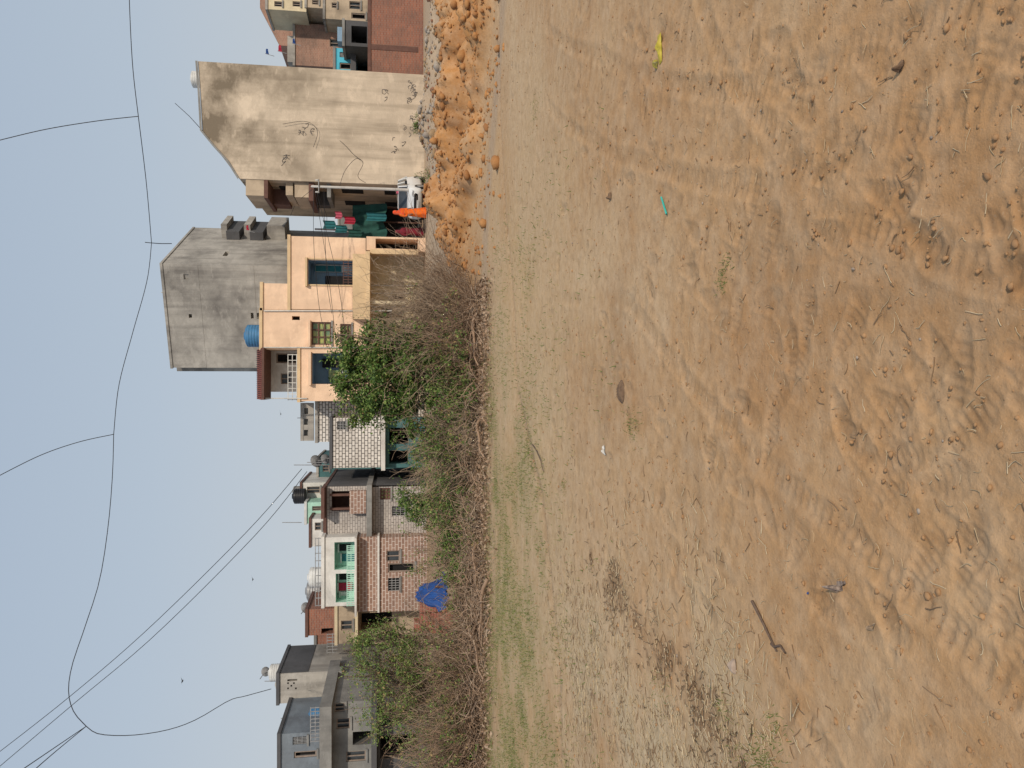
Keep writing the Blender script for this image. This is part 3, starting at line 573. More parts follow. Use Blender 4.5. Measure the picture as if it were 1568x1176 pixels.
b=Bld('cement_house'); F2=Fr((0,36)); block(b,F2,510,569,1074,1240,6,MT['grey2'],[(512,528,1077,1090,'win'),(515,536,1100,1116,'win'),(540,568,1120,1140,'deep'),(530,560,1150,1166,'win')],None)
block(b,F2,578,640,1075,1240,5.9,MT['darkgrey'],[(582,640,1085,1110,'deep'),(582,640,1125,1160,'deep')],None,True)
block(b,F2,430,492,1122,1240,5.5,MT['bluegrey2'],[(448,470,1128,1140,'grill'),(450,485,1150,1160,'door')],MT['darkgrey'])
slab(b,F2,492,510,1070,1240,-.9,5,MT['grey2'],'balcony'); rail(b,F2,478,492,1072,1122,-.85,9,MT['metal']); slab(b,F2,569.5,577.5,1070,1240,-1,6,MT['darkgrey'])
b.done(); water_tank(W(470,1095,38).x,38,W(492,1095,38).z,.3,.6,MT['bluep'])
b=Bld('alley_house'); F2=Fr((0,66)); block(b,F2,520,640,300,372,6,MT['grey2'],[(540,560,310,320,'win'),(545,560,345,355,'win')],MT['grey'],True); b.done()
b=Bld('alley_house'); F2=Fr((0,58)); block(b,F2,532,640,268,322,4,MT['beige2'],[(545,560,285,297,'win'),(575,600,300,312,'deep')],MT['brown'],True); b.done()
b=Bld('market_stall'); F2=Fr((0,46)); 
for yy in (318,340,366): slab(b,F2,545,645,yy-1,yy+1,0,.08,MT['brown'],'posts')
s0_,s1_,z0_,z1_=F2.r(540,590,316,368); V=[];F=[]
for i in range(25):
    for j in range(9):
        u=i/24; w_=j/8; V.append((s0_+(s1_-s0_)*u,46-.12-1.2*(1-w_)*.6+.07*math.sin(u*23+w_*2),z0_+(z1_-z0_)*w_-.12*math.sin(u*9)*(1-w_)))
for i in range(24):
    for j in range(8): k=i*9+j; F.append((k,k+9,k+10,k+1))
r_=F2.r(585,640,318,366); b.box('counter',F2,*r_,.3,1,MT['dark']); e=b.done(); pymesh('shade_cloth',V,F,[MT['green']],None,e,True)
for (xa,xb,ya,yb,D,mm) in ((494,512,338,350,44,'tealc'),(512,522,324,335,44,'pinkc'),(526,542,332,343,44.2,'redc'),(532,552,352,364,44,'green'),(512,530,345,356,45,'tealc'),(560,590,326,338,44.5,'tealc')):
    F3=Fr((0,D)); s0_,s1_,z0_,z1_=F3.r(xa,xb,ya,yb); V=[];F=[]
    for i in range(13):
        for j in range(7): V.append((s0_+(s1_-s0_)*i/12,D+.06*math.sin(i*1.4)+.03*j/6,z1_-(z1_-z0_)*j/6-.08*math.sin(i/12*3.14)))
    for i in range(12):
        for j in range(6): k=i*7+j; F.append((k,k+7,k+8,k+1))
    pymesh('hanging_cloth',V,F,[MT[mm]],None,None,True)
# ------------------------------------------------------------ poles and wires
b1=W(476,288,40); x_=W(560,288.5,40).x
e=empty('utility_pole',(x_,40,0)); lathe('shaft',[(.085,-.3),(.08,1),(.07,4),(.06,b1.z-.05),(.02,b1.z)],MT['conc'],(x_,40,0),12,e)
v,fc=tubes([[(x_-.35,39.9,b1.z-.4),(x_,39.9,b1.z-.4),(x_+.35,39.9,b1.z-.4)]],.03,.03,4); npmesh('crossarms',v,fc,[MT['metal']],None,e)
for k in (-.3,.3): lathe('insulator',[(.03,0),(.05,.03),(.03,.07),(.05,.1),(.02,.14)],MT['whitep'],(x_+k,39.9,b1.z-.37),10,e)
xs_=W(520,352,49).x; e=empty('utility_pole',(xs_,49,0)); lathe('shaft',[(.10,-.3),(.08,3),(.06,W(482,352,49).z)],MT['conc'],(xs_,49,0),10,e)
def smooth_path(pts,D,n=24):
    pts=[Vector(p) for p in pts]; out=[]
    m=len(pts)
    for i in range(n):
        t=i/(n-1)*(m-1); k=min(int(t),m-2); u=t-k
        p0=pts[max(k-1,0)];p1=pts[k];p2=pts[k+1];p3=pts[min(k+2,m-1)]
        q=.5*((2*p1)+(p2-p0)*u+(2*p0-5*p1+4*p2-p3)*u*u+(3*p1-p0-3*p2+p3)*u**3)
        Dd=D if not isinstance(D,tuple) else D[0]+(D[1]-D[0])*i/(n-1)
        out.append(tuple(W(q.x,q.y,Dd)))
    return out
wl=[([(197,-80),(198,0),(203,100),(212,180)],20),([(212,180),(224,280),(232,372)],(20,24)),([(232,372),(225,430),(203,510),(182,590),(174,665)],(24,22)),
 ([(174,665),(172,730),(165,810),(152,890),(130,960),(110,1020),(105,1060),(113,1090),(132,1112)],(22,18)),
 ([(132,1112),(152,1124),(200,1126),(255,1118),(300,1102),(350,1073),(375,1066),(415,1055)],(18,38)),
 ([(212,178),(150,185),(70,198),(-10,217)],(20,12)),([(174,665),(120,677),(60,698),(-10,733)],(22,12)),
 ([(-20,1166),(105,1068),(230,960),(380,812),(462,718)],(12,46)),([(-20,1190),(110,1080),(240,970),(395,815),(470,722)],(12,46)),
 ([(-20,1215),(132,1112)],(12,18)),([(40,1190),(80,1155),(132,1112)],(15,18)),
 ([(232,372),(222,371)],24),([(232,372),(246,373),(263,373)],24),
 ([(482,290),(500,400),(512,500),(522,600)],(40,41.2)),([(484,290),(515,420),(530,520),(545,640)],(40,41.2)),([(480,290),(482,400),(500,520),(560,640)],(40,41)),([(496,290),(500,420),(508,480)],(40,41.6)),
 ([(482,286),(500,330),(496,352)],(40,49)),([(520,286),(528,262),(545,243),(556,250),(548,270),(560,280)],(40,42.7)),([(520,215),(528,222),(540,235),(552,245)],(42.8,42.8)),([(478,290),(455,310),(445,330)],(40,50)),
 ([(433,190),(468,186),(486,200),(480,225)],42.85)]
P=[smooth_path(p,D) for p,D in wl]
v,fc=tubes(P,[.010]*7+[.005]*2+[.010]*2+[.012]*2+[.012]*9,[.010]*4+[.016]+[.006]*2+[.018]*2+[.008]*2+[.012]*2+[.012]*9,5); npmesh('overhead_wires',v,fc,[MT['wire']])
def dish(p,rr):
    e=empty('satellite_dish',p); V=[];F=[];n=16
    for j in range(5):
        for i in range(n):
            a=2*math.pi*i/n; q=rr*j/4; V.append(Vector((q*math.cos(a),.35*q*q/rr,q*math.sin(a)))) 
    for j in range(4):
        for i in range(n): F.append((j*n+i,j*n+(i+1)%n,(j+1)*n+(i+1)%n,(j+1)*n+i))
    R=Matrix.Rotation(.5,4,'Z')@Matrix.Rotation(.6,4,'X'); V=[R@v+Vector(p) for v in V]; pymesh('reflector',V,F,[MT['metal']],None,e,True)
    v,fc=tubes([[tuple(p),(p[0],p[1],p[2]-.35),(p[0],p[1],p[2]-.75)],[tuple(p),(p[0]-.1,p[1]-.25,p[2]+.15),(p[0]-.2,p[1]-.5,p[2]+.25)]],.025,.02,5); npmesh('mount',v,fc,[MT['metal']],None,e)
dish(W(486,705,46),.38); dish(W(500,702,44),.3); dish(W(408,1028,42),.25); dish(W(470,930,43),.3)
P=[]
for (x0,x1,yy,D) in ((450,500,712,43),(470,500,708,43),(432,462,800,48),(455,480,640,45),(430,455,1100,39),(405,430,1043,41)):
    P.append([tuple(W(x0,yy,D)),tuple(W((x0+x1)/2,yy,D)),tuple(W(x1,yy,D))])
v,fc=tubes(P,.02,.025,5); npmesh('antenna_masts',v,fc,[MT['metal']])
for (px,py,D) in ((387,888,45),(279,1044,40),(430,634,48)):
    p=W(px,py,D); V=[(0,-.18,0),(-.05,0,.02),(.05,0,.02),(0,.2,0),(0,0,-.05),(-.38,.02,.12),(-.2,.1,.08),(.38,.02,.1),(.2,.1,.08),(-.06,.3,0),(.06,.3,0),(0,0,.05)]
    F=[(0,1,11),(0,11,2),(1,3,11),(11,3,2),(0,4,1),(0,2,4),(1,4,3),(4,2,3),(1,5,6),(1,6,3),(2,8,7),(2,3,8),(3,9,10)]
    pymesh('bird',[Vector(v)*.8+p for v in V],F,[MT['black']])
# ------------------------------------------------------------ car
def car(X,Y,yaw):
    Z=hz(X,Y); e=empty('parked_car',(X,Y,Z)); paint=simple('white_car_paint',(.66,.67,.67),(.60,.61,.61),2,.3,0)
    st=[(-1.85,.60,.45,.62),(-1.8,.76,.3,.85),(-1.4,.82,.22,.92),(-.9,.84,.2,.98),(0,.85,.2,.98),(.9,.85,.2,1.0),(1.6,.82,.22,1.0),(1.83,.78,.3,.95),(1.88,.66,.42,.8)]
    V=[];F=[]
    def ringp(x,hw,zb,zt): return [(hw*.9,x,zb),(hw,x,zb+.12),(hw,x,(zb+zt)/2+.05),(hw*.93,x,zt),(hw*.6,x,zt+.03),(-hw*.6,x,zt+.03),(-hw*.93,x,zt),(-hw,x,(zb+zt)/2+.05),(-hw,x,zb+.12),(-hw*.9,x,zb)]
    for s_ in st: V+=ringp(*s_)
    for k in range(len(st)-1):
        for i in range(10): F.append((k*10+i,k*10+(i+1)%10,(k+1)*10+(i+1)%10,(k+1)*10+i))
    F.append(tuple(range(10))); F.append(tuple((len(st)-1)*10+i for i in range(10)))
    R=Matrix.Translation((X,Y,Z))@Matrix.Rotation(yaw,4,'Z'); T=lambda L:[R@Vector(v) for v in L]
    pymesh('body',T(V),F,[paint],None,e,True)
    cab=[(-1.0,.74,1.0),(-.45,.62,1.42),(.2,.62,1.48),(1.2,.6,1.45),(1.72,.7,1.0)]
    F=[];mi=[]
    V=[(-w_,x,z) for x,w_,z in cab]+[(w_,x,z) for x,w_,z in cab]+[(-.78,x,.98) for x,_,_ in cab]+[(.78,x,.98) for x,_,_ in cab]
    for k in range(4):
        F.append((k,k+1,5+k+1,5+k)); mi.append(1 if k in (0,3) else 0)
        F.append((10+k,10+k+1,k+1,k)); mi.append(1); F.append((15+k,15+k+1,5+k+1,5+k)); mi.append(1)
    pymesh('cabin',T(V),F,[paint,MT['glass']],mi,e)
    for sx_ in (-1,1):
        for (ya,za,yb,zb) in ((-1.0,1.0,-.45,1.42),(.25,1.0,.25,1.48),(1.25,1.0,1.2,1.45),(1.72,1.0,1.2,1.45)):
            v,fc=tubes([[(sx_*.77,ya,za-.02),(sx_*.70,(ya+yb)/2,(za+zb)/2),(sx_*.625,yb,zb)]],.04,.04,6); npmesh('pillar',np.array([R@Vector(q) for q in v]),fc,[paint],None,e)
        for wy in (-1.2,1.2):
            V=[];F=[];n=20
            for (rr,xx) in ((.18,.86),(.2,.84),(.3,.86),(.31,.80),(.31,.64),(.2,.62)):
                for i in range(n): a=6.2832*i/n; V.append((sx_*xx,wy+rr*math.cos(a),.31+rr*math.sin(a)))
            for k in range(5):
                for i in range(n): F.append((k*n+i,k*n+(i+1)%n,(k+1)*n+(i+1)%n,(k+1)*n+i))
            F.append(tuple(range(n))); pymesh('wheel',T(V),F,[MT['black'],MT['metal']],[1]*n+[0]*(len(F)-n-1)+[1],e)
        pymesh('head_lamp',T([(sx_*.42,-1.80,.62),(sx_*.74,-1.77,.64),(sx_*.74,-1.75,.78),(sx_*.45,-1.79,.76)]+[(sx_*.42,-1.9,.64),(sx_*.70,-1.84,.66),(sx_*.72,-1.80,.76),(sx_*.45,-1.86,.75)]),[(4,5,6,7),(0,1,5,4),(1,2,6,5),(2,3,7,6)],[MT['metal']],None,e)
        pymesh('mirror',T([(sx_*.82,-.75,.98),(sx_*1.0,-.75,1.0),(sx_*1.0,-.72,1.12),(sx_*.82,-.72,1.1),(sx_*.82,-.66,.98),(sx_*1.0,-.66,1.0),(sx_*1.0,-.66,1.12),(sx_*.82,-.66,1.1)]),[(0,1,2,3),(4,5,6,7),(0,1,5,4),(3,2,6,7),(1,2,6,5)],[MT['black']],None,e)
    pymesh('grille',T([(-.4,-1.87,.5),(.4,-1.87,.5),(.38,-1.865,.66),(-.38,-1.865,.66)]),[(0,1,2,3)],[MT['black']],None,e)
    pymesh('number_plate',T([(-.25,-1.885,.42),(.25,-1.885,.42),(.25,-1.885,.52),(-.25,-1.885,.52)]),[(0,1,2,3)],[MT['whitep']],None,e)
cc=W(630,298,41); car(cc.x,41.6,math.radians(-25))
# ------------------------------------------------------------ people
skinm=simple('skin',(.24,.13,.085),(.2,.11,.07),8,.6,0); hairm=simple('hair',(.015,.012,.012),rough=.5,bmp=0)
def person(name,X,Y,h,yaw,top,bottom,scarf=None,skirt=True,walk=0):
    Z=hz(X,Y); e=empty(name,(X,Y,Z)); sc=h/1.7
    R=Matrix.Translation((X,Y,Z))@Matrix.Rotation(yaw,4,'Z')@Matrix.Scale(sc,4)
    J=[((0,0,.93),.13,-1),((0,0,1.1),.115,0),((0,0,1.3),.13,1),((0,0,1.43),.07,2),((0,-.005,1.5),.05,3),((0,-.02,1.58),.085,4),((0,-.01,1.65),.075,5)]
    for sd in (-1,1):
        n=len(J); J+=[((sd*.16,0,1.39),.055,2),((sd*.22,.03,1.13),.043,n),((sd*.2,-.08-.05*sd*walk,.92),.03,n+1),((sd*.2,-.105-.05*sd*walk,.85),.028,n+2)]
        pm=n+3
        for q,(dx,ln) in enumerate(((-.03,.07),(-.012,.085),(.006,.08),(.024,.065))):
            m_=len(J); J+=[((sd*.2,-.12-.05*sd*walk+dx,.81),.0095,pm),((sd*.205,-.125-.05*sd*walk+dx,.81-ln*.55),.0085,m_),((sd*.195,-.13-.05*sd*walk+dx,.81-ln),.007,m_+1)]
        m_=len(J); J+=[((sd*.17,-.135-.05*sd*walk,.84),.011,pm),((sd*.165,-.15-.05*sd*walk,.80),.009,m_)]
        n=len(J); st=walk*sd*.16
        J+=[((sd*.09,0,.88),.10,0),((sd*.1,-.03-st*.6,.48),.062,n),((sd*.1,-st,.09),.04,n+1),((sd*.105,-.15-st,.035),.033,n+2)]
    me=bpy.data.meshes.new('body'); me.from_pydata([R@Vector(j[0]) for j in J],[(i,j[2]) for i,j in enumerate(J) if j[2]>=0],[])
    me.materials.append(skinm); o=link(bpy.data.objects.new('body',me),e); sk=o.modifiers.new('s','SKIN'); sk.use_smooth_shade=True
    for i,j in enumerate(J): me.skin_vertices[0].data[i].radius=(j[1]*sc,j[1]*sc*.85); me.skin_vertices[0].data[i].use_root=(i==0)
    sb=o.modifiers.new('u','SUBSURF'); sb.levels=1; sb.render_levels=1
    def rings(nm,L,mat,n=28,fold=0):
        V=[];F=[]
        for (cx,cy,z,a,b_) in L:
            for i in range(n):
                t=6.2832*i/n; k=1+fold*math.sin(t*7)*max(0,(1.0-z)); V.append(R@Vector((cx+a*k*math.cos(t),cy+b_*k*math.sin(t),z)))
        for j in range(len(L)-1):
            for i in range(n): F.append((j*n+i,j*n+(i+1)%n,(j+1)*n+(i+1)%n,(j+1)*n+i))
        return pymesh(nm,V,F,[mat],None,e,True)
    rings('blouse',[(0,0,.86,.175,.14),(0,0,1.0,.155,.135),(0,0,1.15,.15,.13),(0,0,1.3,.185,.15),(0,0,1.39,.2,.12),(0,0,1.45,.10,.09),(0,0,1.49,.065,.065)],top)
    if skirt: rings('long_skirt',[(0,0,1.06,.15,.13),(0,0,.9,.19,.16),(0,0,.6,.22,.2),(0,0,.3,.25,.23),(0,0,.08,.28,.26)],bottom,fold=.1)
    else:
        for sd in (-1,1): st=walk*sd*.16; rings('trouser_leg',[(sd*.075,0,.97,.10,.12),(sd*.09,0,.85,.115,.115),(sd*.1,-.03-st*.6,.48,.085,.085),(sd*.1,-st,.1,.07,.075)],bottom)
    for sd in (-1,1): rings('sleeve',[(sd*.15,0,1.42,.06,.06),(sd*.18,.01,1.33,.075,.07),(sd*.22,.03,1.13,.062,.06),(sd*.205,-.03,1.03,.055,.055)],top)
    rings('hair',[(0,.03,1.5,.06,.05),(0,.035,1.56,.092,.085),(0,.025,1.64,.1,.1),(0,.015,1.70,.085,.085),(0,.01,1.735,.04,.04),(0,.01,1.74,.001,.001)],hairm)
    for sd in (-1,1):
        lathe('eye',[(.001,-.008),(.009,0),(.001,.008)],hairm,tuple(R@Vector((sd*.032,-.095,1.60))),8,e); lathe('ear',[(.001,-.025),(.014,0),(.001,.028)],skinm,tuple(R@Vector((sd*.088,-.005,1.585))),8,e)
    lathe('nose',[(.001,-.02),(.014,-.01),(.004,.025)],skinm,tuple(R@Vector((0,-.105,1.575))),8,e)
    if scarf: rings('head_scarf',[(0,.03,1.2,.22,.17),(0,.02,1.38,.215,.15),(0,.035,1.5,.11,.10),(0,.035,1.6,.115,.11),(0,.025,1.7,.1,.1),(0,.02,1.76,.05,.05),(0,.02,1.765,.001,.001)],scarf)
    return e
org=simple('orange_sari',(.76,.15,.015),(.55,.08,.01),6,bmp=.2); mar=simple('maroon_cloth',(.20,.02,.03),(.12,.015,.03),6); blk=simple('black_cloth',(.03,.03,.035)); org2=simple('saffron_scarf',(.72,.09,.03),(.55,.06,.02),6)
p=G(653,335); person('woman',p.x,38.6,1.66,.5,org,org,org2,True); p=G(647,327); person('woman',p.x+.1,41.3,1.5,-1.2,MT['pinkc'],org2,MT['pinkc'],True)
person('man',W(640,366,43).x,43.6,1.66,1.0,blk,blk,None,False,1); person('woman',W(640,352,42).x,42.6,1.55,.3,mar,mar,mar,True)
# ------------------------------------------------------------ tarpaulin shelter and brick stack
t0=W(660,906,20); e=empty('tarpaulin_shelter',(t0.x,20,0)); V=[];F=[]; nx,ny=34,26
zT=W(648,905,20).z; hw=.29
for i in range(nx+1):
    for j in range(ny+1):
        u=i/nx*2-1; w_=j/ny*2-1; q=max(abs(u),abs(w_)); z=zT*(1-max(0,q-.4)**1.2*1.5)+.16*noise.noise(Vector((u*2,w_*3,2)))+.10*noise.noise(Vector((u*7,w_*6,5)))-.22*u
        V.append((t0.x+u*hw*(1+.15*(1-z/zT))+.06*noise.noise(Vector((w_*4,z*5,1))),20+w_*.7*(1+.2*(1-z/zT))+.08*noise.noise(Vector((u*8,z*3,7))),max(z,.25+.2*noise.noise(Vector((u*4,w_*4,9))))+.05))
for i in range(nx):
    for j in range(ny): k=i*(ny+1)+j; F.append((k,k+ny+1,k+ny+2,k+1))
pymesh('tarpaulin',V,F,[MT['bluet']],None,e,True)
v,fc=tubes([[(t0.x+a*.25,20+c_*.5,0),(t0.x+a*.25,20+c_*.5,.3),(t0.x+a*.24,20+c_*.45,.6)] for a in (-1,1) for c_ in (-1,1)],.03,.03,6); npmesh('posts',v,fc,[MT['brown']],None,e)
t0=W(660,948,21); V=[];F=[]
for lz in range(14):
    for i in range(4):
        for j in range(3):
            if lz>11 and i>1: continue
            x0=t0.x-.45+i*.23+random.uniform(-.01,.01); y0=20.8+j*.13; z0=.05+lz*.075; bb=[(x0+a*.215,y0+c_*.11,z0+d_*.068) for d_ in (0,1) for c_ in (0,1) for a in (0,1)]; k=len(V); V+=bb
            F+=[tuple(k+q for q in t) for t in ((0,1,3,2),(4,5,7,6),(0,1,5,4),(2,3,7,6),(0,2,6,4),(1,3,7,5))]
pymesh('brick_stack',V,F,[simple('stack_brick',(.36,.14,.10),(.26,.10,.07),7)])
# ------------------------------------------------------------ vegetation
barkm=simple('bark',(.14,.095,.065),(.2,.15,.11),12); dryb=simple('dry_brush_wood',(.26,.17,.11),(.36,.245,.165),5,bmp=0); dryb2=simple('dead_stem',(.44,.335,.24),(.29,.21,.145),5,bmp=0)
lf=[simple('leaf_dark',(.032,.065,.016),(.045,.09,.02),3,.6,0),simple('leaf_mid',(.07,.135,.026),(.10,.165,.035),3,.6,0),simple('leaf_light',(.15,.22,.055),(.20,.25,.07),3,.6,0),simple('leaf_dry',(.26,.19,.08),(.32,.23,.11),3,.7,0)]
def tree(name,base,blobs,D,n,ll,lw,probs,trunk=.05,clus=90,nb=90,spread=1.0):
    e=empty(name,base); C_=[];R_=[]
    for (x,y,rp,dd) in blobs: w=W(x,y,D+dd); C_.append((w.x,w.y,w.z)); R_.append(rp/FPX*D)
    C_=np.array(C_);R_=np.array(R_); pr=R_**2/np.sum(R_**2)
    k=rng.choice(len(C_),clus,p=pr); cc_=C_[k]+unit(clus)*(R_[k]*rng.uniform(.35,1.12,clus))[:,None]
    wt=rng.exponential(1,clus)+.2; kk=rng.choice(clus,n,p=wt/wt.sum()); sg=rng.uniform(.035,.125,clus)[kk]*spread; c=cc_[kk]+rng.normal(size=(n,3))*sg[:,None]*np.array([1,1,.8])
    c=c[c[:,2]>.15]
    v,fc=leaves(c,ll,lw); mi=rng.choice(4,len(fc),p=probs)
    npmesh('foliage',v,fc,lf,mi,e)
    B0=np.array(base); parts=[]; nt_=5
    tops=C_[rng.choice(len(C_),nt_,replace=len(C_)<nt_)]
    P=[]
    for t in tops:
        L=[B0+(t-B0)*u+rng.normal(0,.05,3)*(0<u<1) for u in np.linspace(0,1,6)]; L[0]=B0-np.array([0,0,.1])+rng.normal(0,.04,3)*np.array([1,1,0]); P.append(L)
    P=np.array(P); parts.append(tubes(P,trunk,trunk*.3,6))
    Q=[]
    for i in range(nb):
        t=cc_[rng.integers(0,clus)]; j=P[rng.integers(0,nt_)]; s_=j[rng.integers(1,6)]; Q.append([s_+(t-s_)*u+rng.normal(0,.04,3)*(0<u<1) for u in np.linspace(0,1.12,5)])
    parts.append(tubes(Q,trunk*.28,.004,4)); v,fc=merge(parts); npmesh('trunk_and_limbs',v,fc,[barkm],None,e)
tb=W(700,572,15.6); tree('leafy_tree',(tb.x,15.6,.1),[(545,560,34,0),(535,532,24,.2),(555,605,38,0),(575,545,44,.1),(585,515,30,.1),(600,600,46,-.2),(610,560,50,-.3),(630,545,36,-.3),(635,600,40,-.2),(575,635,26,.1),(622,638,30,.1),(530,585,22,.1),(516,512,12,.2),(600,525,30,0)],15.6,30000,.035,.017,[.28,.44,.25,.03],.05,230,170)
tb=W(700,1050,15.5); tree('young_tree',(tb.x,15.5,.1),[(560,1020,34,0),(590,1000,34,.2),(575,1060,38,0),(610,1050,40,-.2),(600,1095,34,0),(545,990,20,.2),(630,1010,30,.2),(640,1085,30,0),(570,1115,22,.1),(655,1045,34,.2)],15.5,9500,.028,.010,[.06,.28,.56,.10],.03,260,220,1.2)
tb=W(700,985,17); tree('young_tree',(tb.x,17,.1),[(570,975,18,0),(600,965,22,0),(625,985,22,0),(545,985,12,0)],17,2800,.03,.011,[.1,.4,.45,.05],.03,70,60)
tb=W(700,775,17); tree('sapling',(tb.x,17,.1),[(635,772,26,0),(615,762,14,0),(655,790,24,0),(660,755,18,0)],17,3800,.032,.014,[.2,.45,.35,0],.025,60,50)
tb=W(690,690,18); tree('sapling',(tb.x,18,.1),[(640,690,20,0),(665,700,24,0)],18,1800,.03,.014,[.2,.4,.4,0],.02,40,40)
def shrub(name,px,D,xtop,hwp,nst,fan,mat,leaf=0,probs=(.2,.4,.3,.1),thin=.007,droop=-.04,depth=.5,child=4,wid=1.0):
    c=W(700,px,D); Ht=W(xtop,px,D).z*1.17; hw=hwp/FPX*D*wid; e=empty(name,(c.x,D,0))
    bx=rng.normal(0,hw*.45,nst)+c.x; by=rng.normal(0,depth*.5,nst)+D; B_=np.stack([bx,by,H(bx,by)-.03],1)
    dr=np.stack([(bx-c.x)/hw*fan+rng.normal(0,fan*.6,nst),rng.normal(0,fan*.7,nst),np.ones(nst)],1); L=rng.uniform(.3,1.15,nst)*Ht
    P=grow(B_,dr,L,8,.13,droop); parts=[tubes(P,rng.uniform(.8,2.0,nst)*thin,thin*.4)]
    n2=nst*child; k=rng.integers(0,nst,n2); j=rng.integers(2,8,n2); b2=P[k,j]; d2=(P[k,j]-P[k,j-1]); d2/=np.linalg.norm(d2,axis=1,keepdims=True)+1e-9; d2=d2+rng.normal(0,.6,(n2,3))
    P2=grow(b2,d2,rng.uniform(.12,.4,n2)*Ht,5,.22,droop); parts.append(tubes(P2,thin*.65,thin*.25)); v,fc=merge(parts)
    mats=mat if isinstance(mat,list) else [mat]; npmesh('stems',v,fc,mats+[barkm],(rng.random(len(fc))<.2).astype(int)*len(mats),e)
    if leaf:
        cl=rng.integers(0,n2,max(20,leaf//25)); q=P2[cl[rng.integers(0,len(cl),leaf)],rng.integers(1,5,leaf)]+rng.normal(0,.045,(leaf,3)); v,fc=leaves(q,.028,.013); npmesh('foliage',v,fc,lf,rng.choice(4,len(fc),p=probs),e)
pd=(.12,.33,.35,.2); pg=(.2,.45,.32,.03); pb=(.05,.15,.3,.5)
shrub('dry_shrub',470,15.7,590,36,230,.5,dryb2,thin=.006,child=6,droop=-.06); shrub('dry_shrub',508,15.3,600,34,210,.5,dryb2,thin=.006,child=6,leaf=500,probs=pb)
shrub('dry_shrub',445,16.2,630,18,110,.5,dryb,thin=.006,child=5); shrub('dry_shrub',490,14.8,670,36,170,.8,dryb,thin=.006,child=5,droop=-.1)
shrub('dry_shrub',545,15,650,32,90,.5,dryb,leaf=2200,probs=pd); shrub('green_shrub',600,14.7,672,38,90,.6,dryb,leaf=5500,probs=pg)
shrub('green_shrub',655,15.5,635,34,110,.5,dryb2,leaf=5500,probs=pg); shrub('dry_shrub',695,15.2,645,32,120,.6,dryb2,leaf=1800,probs=pd); shrub('dry_shrub',640,14.3,690,40,100,.8,dryb2,leaf=600,probs=pb)
shrub('dry_shrub',728,16.5,650,26,100,.6,dryb2,leaf=700,probs=pb); shrub('green_shrub',760,15.5,675,28,80,.6,dryb,leaf=2600,probs=pg); shrub('green_shrub',802,16.2,660,26,70,.6,dryb,leaf=3200,probs=pg)
shrub('dry_shrub',838,16.5,650,26,90,.6,dryb2,leaf=700,probs=pd); shrub('green_shrub',865,15.4,690,26,70,.7,dryb,leaf=2600,probs=pg); shrub('dry_shrub',905,15.0,700,30,90,.8,dryb,leaf=500,probs=pb)
shrub('dry_shrub',790,14.4,700,40,90,.9,dryb2,leaf=500,probs=pb)
shrub('dry_shrub',958,15.0,680,34,110,.8,dryb,leaf=600,probs=pb); shrub('dry_shrub',1000,15.5,635,32,130,.6,dryb2,leaf=1100,probs=pd); shrub('dry_shrub',1050,14.6,655,40,150,.7,dryb,leaf=1500,probs=pd)
shrub('dry_shrub',1100,14.8,640,40,150,.6,dryb2,leaf=1500,probs=pd); shrub('dry_shrub',1150,14.4,625,40,170,.7,dryb,leaf=1100,probs=pd); shrub('dry_shrub',1205,14.6,610,40,170,.7,dryb2,leaf=1500,probs=pd)
shrub('dry_shrub',1075,17.5,605,60,140,.6,dryb,leaf=2200,probs=pd)
shrub('green_shrub',272,28,652,8,50,.8,dryb,leaf=900,probs=pg,child=3); shrub('green_shrub',28,34,668,14,60,.8,dryb,leaf=1200,probs=pg); shrub('green_shrub',195,26,668,5,30,.8,dryb,leaf=500,probs=pg)
shrub('dry_shrub',412,24,655,16,50,.7,dryb2,thin=.008)
n_=3000; Y=rng.normal(14.1,.5,n_); X=rng.uniform(-9.5,1.6,n_); keep=rng.random(n_)<np.clip(.42+3.2*fbm(X,Y,1.3,3,33),.03,1); X,Y=X[keep],Y[keep]; n_=len(X)
a=rng.uniform(0,6.28,n_); dr=np.stack([np.cos(a),np.sin(a)*.6,rng.uniform(-.1,.9,n_)],1); P=grow(np.stack([X,Y,H(X,Y)+rng.uniform(0,.3,n_)],1),dr,rng.uniform(.15,.85,n_),6,.35,-.05)
v,fc=tubes(P,rng.uniform(.004,.014,n_),.002,4); npmesh('brush_pile',v,fc,[dryb,dryb2,barkm],rng.choice(3,len(fc),p=[.45,.25,.3]))
P=[]
for (ya,xa,yb,xb) in ((738,830,746,915),(752,885,745,990),(742,640,750,700),(737,955,752,1040),(737,480,742,560)):
    p0=G(ya,xa);p1=G(yb,xb); P.append([(p0.x+(p1.x-p0.x)*u,p0.y+(p1.y-p0.y)*u,hz(p0.x,p0.y)+.05+.10*math.sin(u*3)+.03*math.sin(u*9)) for u in np.linspace(0,1,8)])
v,fc=tubes(P,.035,.012,8); npmesh('fallen_logs',v,fc,[dryb])
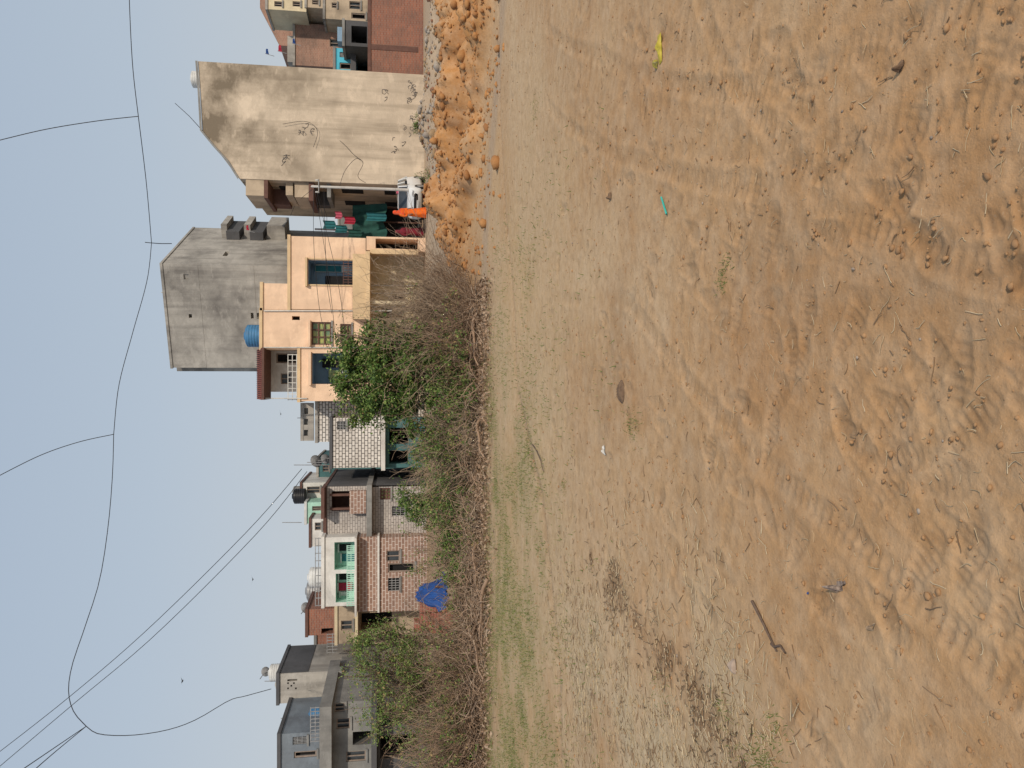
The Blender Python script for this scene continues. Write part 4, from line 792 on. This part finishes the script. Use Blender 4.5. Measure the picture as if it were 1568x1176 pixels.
n_=9000; X=rng.uniform(-9.5,1.9,n_); Y=rng.normal(14.1,.7,n_); v,fc=leaves(np.stack([X,Y,H(X,Y)+.02+rng.uniform(0,.04,n_)],1),.035,.018); npmesh('leaf_litter',v,fc,[dryb,dung,dryb2],rng.integers(0,3,n_))
# ------------------------------------------------------------ light
el=math.radians(34); az=math.radians(155)  # sun behind the camera, a little to the right
sd=Vector((math.sin(az)*math.cos(el),math.cos(az)*math.cos(el),math.sin(el)))
sl=bpy.data.lights.new('sun','SUN'); sl.energy=3.0; sl.angle=math.radians(2.0); sl.color=(1,.88,.73); so=bpy.data.objects.new('sun',sl); scn.collection.objects.link(so)
so.rotation_euler=(-sd).to_track_quat('-Z','Y').to_euler()
w=bpy.data.worlds.new("World"); scn.world=w; w.use_nodes=True; n=w.node_tree; bg=n.nodes['Background']
sk=n.nodes.new('ShaderNodeTexSky'); sk.sky_type='NISHITA'; sk.sun_disc=False; sk.sun_elevation=el; sk.sun_rotation=az; sk.dust_density=4; sk.air_density=1.0; sk.ozone_density=1.2; sk.altitude=200
tc=n.nodes.new('ShaderNodeTexCoord'); sx=n.nodes.new('ShaderNodeSeparateXYZ'); n.links.new(tc.outputs['Generated'],sx.inputs[0])
rp=n.nodes.new('ShaderNodeValToRGB'); n.links.new(sx.outputs[2],rp.inputs[0])
rp.color_ramp.elements[0].position=0; rp.color_ramp.elements[0].color=(.69,.71,.72,1); rp.color_ramp.elements[1].position=.8; rp.color_ramp.elements[1].color=(.38,.50,.68,1)
e1=rp.color_ramp.elements.new(.28); e1.color=(.55,.64,.74,1)
vm=n.nodes.new('ShaderNodeVectorMath'); vm.operation='SCALE'; n.links.new(rp.outputs[0],vm.inputs[0]); vm.inputs['Scale'].default_value=8.0
mx=n.nodes.new('ShaderNodeMix'); mx.data_type='RGBA'; mx.inputs[0].default_value=.88; n.links.new(sk.outputs[0],mx.inputs[6]); n.links.new(vm.outputs[0],mx.inputs[7])
n.links.new(mx.outputs[2],bg.inputs['Color']); bg.inputs['Strength'].default_value=.11
print('objects',len(scn.objects))
